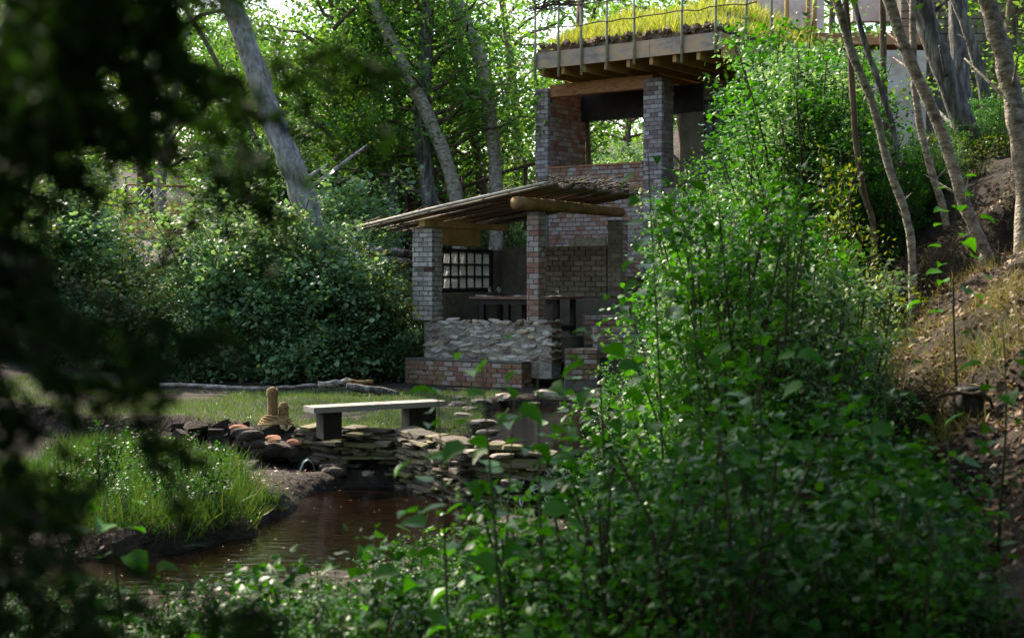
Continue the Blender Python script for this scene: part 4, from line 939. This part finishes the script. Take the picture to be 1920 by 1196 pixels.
EDGE = lambda ty: np.interp(ty, [60, 120, 260, 300, 480, 600, 760], [1352, 1348, 1330, 1240, 1165, 1115, 1090])
# right: tall shrubs behind and among the trunks
def limit_back(px): return np.interp(px, [1150, 1190, 1250, 1320, 1350, 1420, 1560, 1700, 1900], [480, 360, 310, 270, 110, 70, 90, 190, 260])
cnt = 0
for i in range(400):
    Yd = random.uniform(17, 27.5); px = random.uniform(1240, 1960)
    p = at(px, 500, Yd); g_ = h(p.x, Yd); ty = limit_back(px) + random.uniform(0, 130)
    if px > 1580: ty += 110
    ht = min(at(px, ty, Yd).z - g_, 5.0)
    if ht < .9 or cnt > 110: continue
    if proj(p.x - 1.0 * min(ht / 3.4, 1.1), Yd, g_ + ht)[0] < EDGE(ty): continue
    cnt += 1
    wb = ('beside its dark doorway' if px < 1400 else 'by the blue grey stone pier' if px < 1480 else 'next to the short thin trunk') + (', upper' if Yd > 22 else ', lower')
    plant(TALL[i % 4], 'tall_shrub', f'tall leafy shrub on the bank below the pavilion, {wb}' if px < 1560 else 'tall leafy shrub behind the leaning trunks of the right bank', 'shrub', p.x, Yd, min(ht / 3.4, 1.1), f'shrubs on the bank below the pavilion, {wb}' if px < 1560 else 'shrubs behind the leaning trunks', sz=ht / 3.4)
for i in range(60):
    Yd = random.uniform(17.6, 21); px = random.uniform(1640, 1930)
    p = at(px, 500, Yd); g_ = h(p.x, Yd); ty = random.uniform(240, 420); ht = min(at(px, ty, Yd).z - g_, 2.6)
    if ht < .5: ht = random.uniform(.5, .9)
    if Yd < 16.5 and px > 1760: continue
    plant((TALL + TALL + YEL)[i % 10 if i % 10 < 9 else 0], 'bank_shrub', 'leafy shrub growing between the leaning trunks on the right bank', 'shrub', p.x, Yd, ht / 3.0 if i % 10 < 8 or i % 10 == 9 else .8, 'shrubs between the leaning trunks', sz=ht / (3.4 if i % 10 < 8 or i % 10 == 9 else 1.2))
# right: middle thicket
def limit_mid(px): return np.interp(px, [1090, 1130, 1180, 1230, 1300, 1400, 1500, 1600, 1680, 1700], [760, 600, 470, 340, 300, 340, 450, 520, 620, 680])
cnt = 0
for i in range(900):
    Yd = random.uniform(9.5, 16.5); px = random.uniform(1120, 1660)
    p = at(px, 500, Yd); g_ = h(p.x, Yd); ty = limit_mid(px) + random.uniform(0, 380)
    ht = min(at(px, ty, Yd).z - g_, 3.8)
    sx = min(ht / 3.4, .7)
    edge = proj(p.x - 1.05 * sx, Yd, 0)[0]
    if ht < .9 or edge < EDGE(ty) or cnt > 92: continue
    if proj(p.x + .7 * sx, Yd, 0)[0] > 1690: continue
    cnt += 1
    wh = 'beside the brick steps and the pool' if px < 1250 else ('in the middle, below the pavilion doorway' if px < 1420 else 'below the short thin trunk' if px < 1560 else 'at the edge of the bare bank')
    ro = 'tall' if ty < limit_mid(px) + 130 else 'lower'
    plant(TALL[i % 4], 'thicket_shrub', f'{ro} broad leaved shrub of the right thicket {wh}', 'shrub', p.x, Yd, sx, f'{ro} thicket shrubs {wh}', sz=ht / 3.4)
# near saplings, low
def limit_near(px): return np.interp(px, [-100, 300, 450, 560, 700, 850, 960, 1080, 1130, 1200, 1600, 1690, 1760, 1900], [1085, 1100, 1095, 1080, 1030, 1000, 965, 920, 800, 680, 720, 820, 930, 990])
cnt = 0
for i in range(6000):
    Yd = random.uniform(5.5, 15); px = random.uniform(-60, 1960)
    p = at(px, 500, Yd); g_ = h(p.x, Yd)
    if g_ < WL + .03 or cnt > 300: continue
    s_ = random.uniform(.5, 1.15); ty = proj(p.x, Yd, g_ + 1.4 * s_)[1]
    if ty < limit_near(px): 
        s_ *= .5; ty = proj(p.x, Yd, g_ + 1.4 * s_)[1]
        if ty < limit_near(px): continue
    if ty > 1230: continue
    if px < 1000 and random.random() < .35: continue
    if 1000 < px < 1180 and 1040 < ty + 60 < 1180: continue
    if px > 1690 and Yd > 8 and random.random() < .25: continue
    cnt += 1
    wh = 'at the near edge of the stream' if px < 760 else 'between the stream and the dark hollow' if px < 1060 else 'right of the dark hollow' if px < 1280 else 'in the middle of the near undergrowth' if px < 1500 else 'below the rotten root' if px < 1720 else 'on the bare bank at the right edge'
    ro = 'front' if Yd < 7 else 'second' if Yd < 8.5 else 'rear'
    lb, gr = f'low leafy sapling {wh}, {ro} ranks', f'{ro} saplings {wh}'
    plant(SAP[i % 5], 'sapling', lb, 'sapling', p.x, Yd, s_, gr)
for i in range(9):
    px = random.uniform(100, 400); Yd = random.uniform(14.5, 18.5); p = at(px, 0, Yd)
    if h(p.x, Yd) < WL + .05 or proj(p.x, Yd, h(p.x, Yd))[1] < np.interp(px, [0, 300, 420, 500], [860, 880, 930, 990]): continue
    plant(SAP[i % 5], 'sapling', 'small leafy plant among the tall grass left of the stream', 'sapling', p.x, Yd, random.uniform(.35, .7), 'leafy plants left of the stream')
for px, Yd, py in ((1590, 14, 500), (1660, 15, 520), (1560, 15, 560), (1640, 13.5, 580), (1470, 13, 560), (1600, 16, 430), (1575, 16.5, 300)):  # small shrubs in the yellowish leaf colour
    p = at(px, py, Yd); g_ = h(p.x, Yd); s_ = (p.z - g_) / 1.15
    plant(YEL[0], 'yellow_shrub', 'yellowish green shrub in front of the leaning trunks', 'shrub', p.x, Yd, max(.5, min(s_, 1.1)), 'yellowish shrubs in front of the trunks', sz=max(.3, s_))

# near saplings with every leaf its own part
LF = [mesh('leaf', BROAD[0] * [1, 1, 1 + .8 * k], [BROAD[1]], M['leaf_thicket']) for k in range(3)]
NS = [(900, 640, 5.8, 'tall thin sapling whose top leaves hang in front of the stone parapet', 26, 960), (1008, 680, 6.2, 'sapling with big leaves in front of the corner of the brick footing', 26, 1020), (965, 745, 6.6, 'sapling with bright leaves in front of the pool', 22, 930), (820, 745, 6.0, 'sapling whose leaves overlap the right end of the bench', 18, 850),
      (1215, 262, 8.5, 'tallest near sapling with top leaves before the grey pavilion pillar', 44, 1260), (1120, 590, 7.2, 'sapling reaching up in front of the brick steps', 30, 1150), (1290, 350, 8.6, 'sapling with pale leaves below the dark doorway', 36, 1330), (1420, 570, 7.0, 'leafy sapling in the centre of the right thicket', 34, 1440),
      (1560, 640, 6.6, 'sapling in front of the thicket below the knotty trunk', 34, 1540), (1660, 690, 7.6, 'sapling at the left edge of the bare bank', 26, 1650), (200, 930, 6.2, 'sapling with bright round leaves at the lower left', 22, 230), (1880, 610, 8, 'sapling with wide leaves on the bare bank at the right edge', 16, 1890), (1780, 830, 7, 'small sapling on the bare bank beside the root', 18, 1790), (1350, 700, 6.2, 'sapling with light green leaves in the lower thicket', 30, 1340), (1500, 280, 10, 'high leafy shoot left of the short thin trunk', 30, 1480), (1790, 335, 11, 'shoot with pale green leaves in front of the thick leaning trunk', 20, 1800), (1080, 1010, 7, 'dim sapling above the near dark hollow', 22, 1060), (700, 1000, 7.4, 'dim sapling in front of the stream water', 24, 690)]
for px, py, Yd, lb, nl, bx in NS:
    top = at(px, py, Yd); fx = at(bx, 0, Yd).x; g_ = h(fx, Yd); th = thing('leafy_sapling', lb, 'sapling', (fx, Yd, g_))
    T_ = Vector((top.x - fx, 0, top.z - g_)); Ht = T_.z; n_ = 8
    pts = [np.array([T_.x * (q ** 1.3), .06 * math.sin(q * 5 + px), Ht * q]) for q in np.linspace(0, 1, n_)]
    stm = link('stem', MB().tube(pts, np.linspace(.012, .003, n_), 5).mesh('stem', M['stem_green']), th)
    span = min(.85, .42 + nl * .012)
    for i in range(nl):
        q = 1 - span * (i / nl) ** .9 * (1.6 / max(Ht, 1.6)) ** .5; q = max(q, .15)
        c = np.array([np.interp(q, np.linspace(0, 1, n_), [p_[k] for p_ in pts]) for k in range(3)])
        a = i * 2.4 + random.uniform(-.5, .5); rr = random.uniform(.05, .17) * (1 + 1.4 * (1 - q))
        c = c + np.array([math.cos(a) * rr, math.sin(a) * rr, random.uniform(-.02, .03)])
        s_ = random.uniform(.08, .135) * (.7 if i < 2 else 1)
        o = link('leaf', LF[i % 3], th, c, (random.uniform(-.55, .25), random.uniform(-.5, .5), a - 1.57), s_)

# ================================================================== grass and litter
def scatter(name, mat, n, samp, hmin, hmax, lean=.3, w=1.0, parent=None):
    x_, y_ = samp(n); z_ = H(x_, y_); k = (z_ > WL + .02); x_, y_, z_ = x_[k], y_[k], z_[k]; n = len(x_)
    TV = BLADE[0] * [w, 1, 1]
    mb = MB().leaves(np.stack([x_, y_, z_ - .01], 1), rng.normal(0, 1, (n, 3)) * [1, 1, .3], rng.uniform(hmin, hmax, n), (TV, BLADE[1]), up=rng.normal(0, lean, (n, 3)) + [0, 0, 1])
    return kind(mb.obj(name, mat, parent), 'stuff')
def lawn(n):
    x_ = rng.uniform(-9, -.2, n); y_ = rng.uniform(17.4, 28.8, n)
    pat = np.sin(x_ * 2.1 + 1) * np.sin(y_ * 1.7) + np.sin(x_ * .9 - y_ * 1.1) * .6
    k = (y_ > np.interp(x_, FRX, FRY) + .18) & (polydist(x_, y_, S_UP) > 1.15) & (pat > -.75 + rng.normal(0, .3, n)) & ~((y_ > 26.2 + .5 * np.sin(x_ * 1.3)))
    return x_[k], y_[k]
scatter('lawn_grass', M['grass'], 84000, lawn, .035, .10, .5, 2.0)
def lb_(n):
    x_ = rng.uniform(-6.5, -2.0, n); y_ = rng.uniform(14.2, 20.6, n)
    k = (y_ < np.interp(x_, FRX, FRY) - .5) & (np.sin(x_ * 2.7) * np.sin(y_ * 2.3) > -.5) & (H(x_, y_) > WL + .04)
    x_, y_ = x_[k], y_[k]; pp = np.array([proj(a, b_, c) for a, b_, c in zip(x_, y_, H(x_, y_))])
    k = (pp[:, 1] > np.interp(pp[:, 0], [0, 300, 420, 500, 560, 640], [840, 850, 872, 915, 960, 1080])) & (pp[:, 0] < 600)
    return x_[k], y_[k]
scatter('bank_grass', M['grass_tall'], 30000, lb_, .16, .44, .45, .5)
def wall_top(n):
    s_ = rng.uniform(0, cum[-1], n); q = np.array([onpath(a)[:2] for a in s_]); y_ = q[:, 1] + rng.normal(.12, .12, n); k = np.sin(s_ * 5) + np.sin(s_ * 13 + 1) > .3
    return q[k, 0], y_[k]
scatter('wall_grass', M['grass_tall'], 2600, wall_top, .05, .2, .7, .5)
def right_dry(n):
    px = rng.uniform(1600, 1930, n); Yd = rng.uniform(10, 16.5, n); x_ = (px - CX) / F * Yd; k = np.sin(x_ * 3.1 + 2) * np.sin(Yd * 2.3) + rng.normal(0, .4, n) > -.1; return x_[k], Yd[k]
scatter('dry_grass', M['grass_dry'], 11000, right_dry, .05, .24, .7, .45)
def near_any(n):
    x_ = rng.uniform(-4, 4.5, n); y_ = rng.uniform(9, 16.5, n); k = np.sin(x_ * 3.3 + 1) * np.sin(y_ * 2.9) > .25; return x_[k], y_[k]
scatter('undergrowth_grass', M['grass_tall'], 9000, near_any, .1, .32, .5, .5)
def far_any(n):
    x_ = rng.uniform(-15, 6, n); y_ = rng.uniform(29, 49, n); k = polydist(x_, y_, [(-17, 39.5), (-12, 39.8), (-9, 40.6), (-5, 43)]) > 1.5; return x_[k], y_[k]
scatter('far_grass', M['grass_dry'], 22000, far_any, .15, .5, .4, 1.3)
n_ = 26000; x_ = rng.uniform(1.2, 7, n_); y_ = rng.uniform(7, 17, n_); x2 = rng.uniform(-6, 1.2, 5000); y2 = rng.uniform(8, 20, 5000); x_ = np.append(x_, x2); y_ = np.append(y_, y2)
z_ = H(x_, y_); k = z_ > WL + .01; x_, y_, z_ = x_[k], y_[k], z_[k]
kind(MB().leaves(np.stack([x_, y_, z_ + .015], 1), rng.normal(0, .5, (len(x_), 3)) + [0, 0, 1], rng.uniform(.03, .085, len(x_)), KITE).obj('fallen_leaves', M['litter']), 'stuff')
# floating leaves and pebbles at the water's edge
n_ = 230; x_ = rng.uniform(-6, 1, n_); y_ = rng.uniform(10, 19, n_)
kind(MB().leaves(np.stack([x_, y_, np.full(n_, WL + .008)], 1), rng.normal(0, .05, (n_, 3)) + [0, 0, 1], rng.uniform(.02, .05, n_), KITE).obj('floating_leaves', M['litter']), 'stuff')

# reed tuft near the bottom
tp = at(1255, 1140, 9.6); mb = MB(); n_ = 60
P = np.stack([tp.x + rng.normal(0, .05, n_), tp.y + rng.normal(0, .05, n_), np.full(n_, h(tp.x, tp.y))], 1)
mb.leaves(P, rng.normal(0, 1, (n_, 3)) * [1, 1, .2], rng.uniform(.2, .42, n_), BLADE, up=rng.normal(0, .3, (n_, 3)) + [0, 0, 1])
thing('reed_tuft', 'single bright tuft of long blades at the near water\'s edge', 'reed tuft', me=mb.mesh('reed_tuft', M['grass_tall']))
# root hollow on the right bank
rt = at(1815, 725, 10.5)
root = thing('root_stump', 'rotten orange brown root arching over a dark hollow in the bare bank', 'stump', (rt.x, rt.y, rt.z - .25))
link('root', MB().tube([(-.3, 0, .12), (-.22, -.04, .19), (-.1, -.07, .21), (0, -.05, .20), (.08, -.06, .215), (.16, -.03, .16), (.2, 0, .05)], [.006, .016, .02, .013, .02, .014, .008], 7, jit=.45).mesh('root', M['bark_brown'], False), root)
link('stump', MB().tube([(.02, .1, -.15), (.03, .06, .08), (.02, .05, .24)], [.16, .13, .11], 9, jit=.2).mesh('stump', M['dark_wood'], True), root)

# ================================================================== the dark conifer close on the left
con = thing('dark_conifer', 'very dark out of focus conifer hanging over the whole left side', 'tree', (-1.75, 2.1, h(-1.75, 2.1)))
off = Vector(con.location)
def csub(mb, n_, m_): me = mb.mesh(n_, m_); me.transform(Matrix.Translation(-off)); return link(n_, me, con)
csub(MB().tube([(-1.75, 2.1, -1.9), (-1.72, 2.1, 0), (-1.7, 2.15, 2), (-1.68, 2.2, 4.5)], [.14, .12, .10, .06], 10), 'trunk', M['bark_brown'])
BL = [(40, 60, 190), (200, 20, 130), (300, 40, 60), (0, 240, 130), (130, 170, 110), (250, 150, 60), (330, 110, 50), (390, 165, 40), (455, 180, 30), (515, 125, 34), (572, 95, 34), (375, 250, 36), (430, 310, 30), (470, 370, 22), (230, 250, 40), (0, 420, 90), (-30, 620, 130), (70, 540, 55), (140, 600, 45), (230, 605, 30), (300, 615, 22), (20, 760, 80), (100, 690, 36), (-30, 930, 120), (50, 880, 34), (0, 1090, 130), (150, 1165, 80), (310, 1185, 70), (470, 1190, 55), (590, 1198, 36), (110, 1010, 40), (230, 740, 16), (285, 830, 16), (-150, 300, 190), (-160, 700, 170), (-150, 1050, 220), (180, -100, 140)]
rng = np.random.default_rng(21)
lv = MB(); tw = MB(); Ps = []; Us = []
for bx, by, br in BL:
    dep = rng.uniform(1.55, 2.15); n_ = int(br * br * .022 * (1.2 if br > 100 and by < 350 else .85)) + 20
    c = np.array(at(bx, by, dep)); st_ = np.array([-1.7, 2.1, min(max(c[2] + .25, -1.4), 3)])
    nt_ = 6; e = [st_ + (c - st_) * q + np.array([0, 0, .12 * math.sin(q * 3.1)]) for q in np.linspace(0, 1, nt_)]
    tw.tube(e, np.linspace(.006, .002, nt_), 5, False)
    r_ = br / F * dep
    # little sprays: short twigs carrying needles on both sides
    ns = max(4, n_ // 14)
    for _ in range(ns):
        a = np.clip(rng.normal(0, .5, 3), -1., 1.) * r_ * [1.05, .8, 1]; o_ = c + a; dr = np.array([rng.normal(.25, .5), rng.normal(0, .35), rng.normal(-.5, .35)]); dr /= np.linalg.norm(dr); L_ = rng.uniform(.07, .17)
        tw.tube([o_, o_ + dr * L_], .0016, 3, False)
        m_ = 34; q = rng.uniform(0, 1, m_); pp = o_ + dr * (q * L_)[:, None]
        uu = dr * .8 + rng.normal(0, .6, (m_, 3)); Ps.append(pp); Us.append(uu)
Ps = np.vstack(Ps); Us = np.vstack(Us); n_ = len(Ps)
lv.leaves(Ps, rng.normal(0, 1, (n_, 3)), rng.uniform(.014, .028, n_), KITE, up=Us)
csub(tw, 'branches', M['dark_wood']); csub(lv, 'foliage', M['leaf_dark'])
print('objects', len(bpy.data.objects), 'leaf mass', n_)
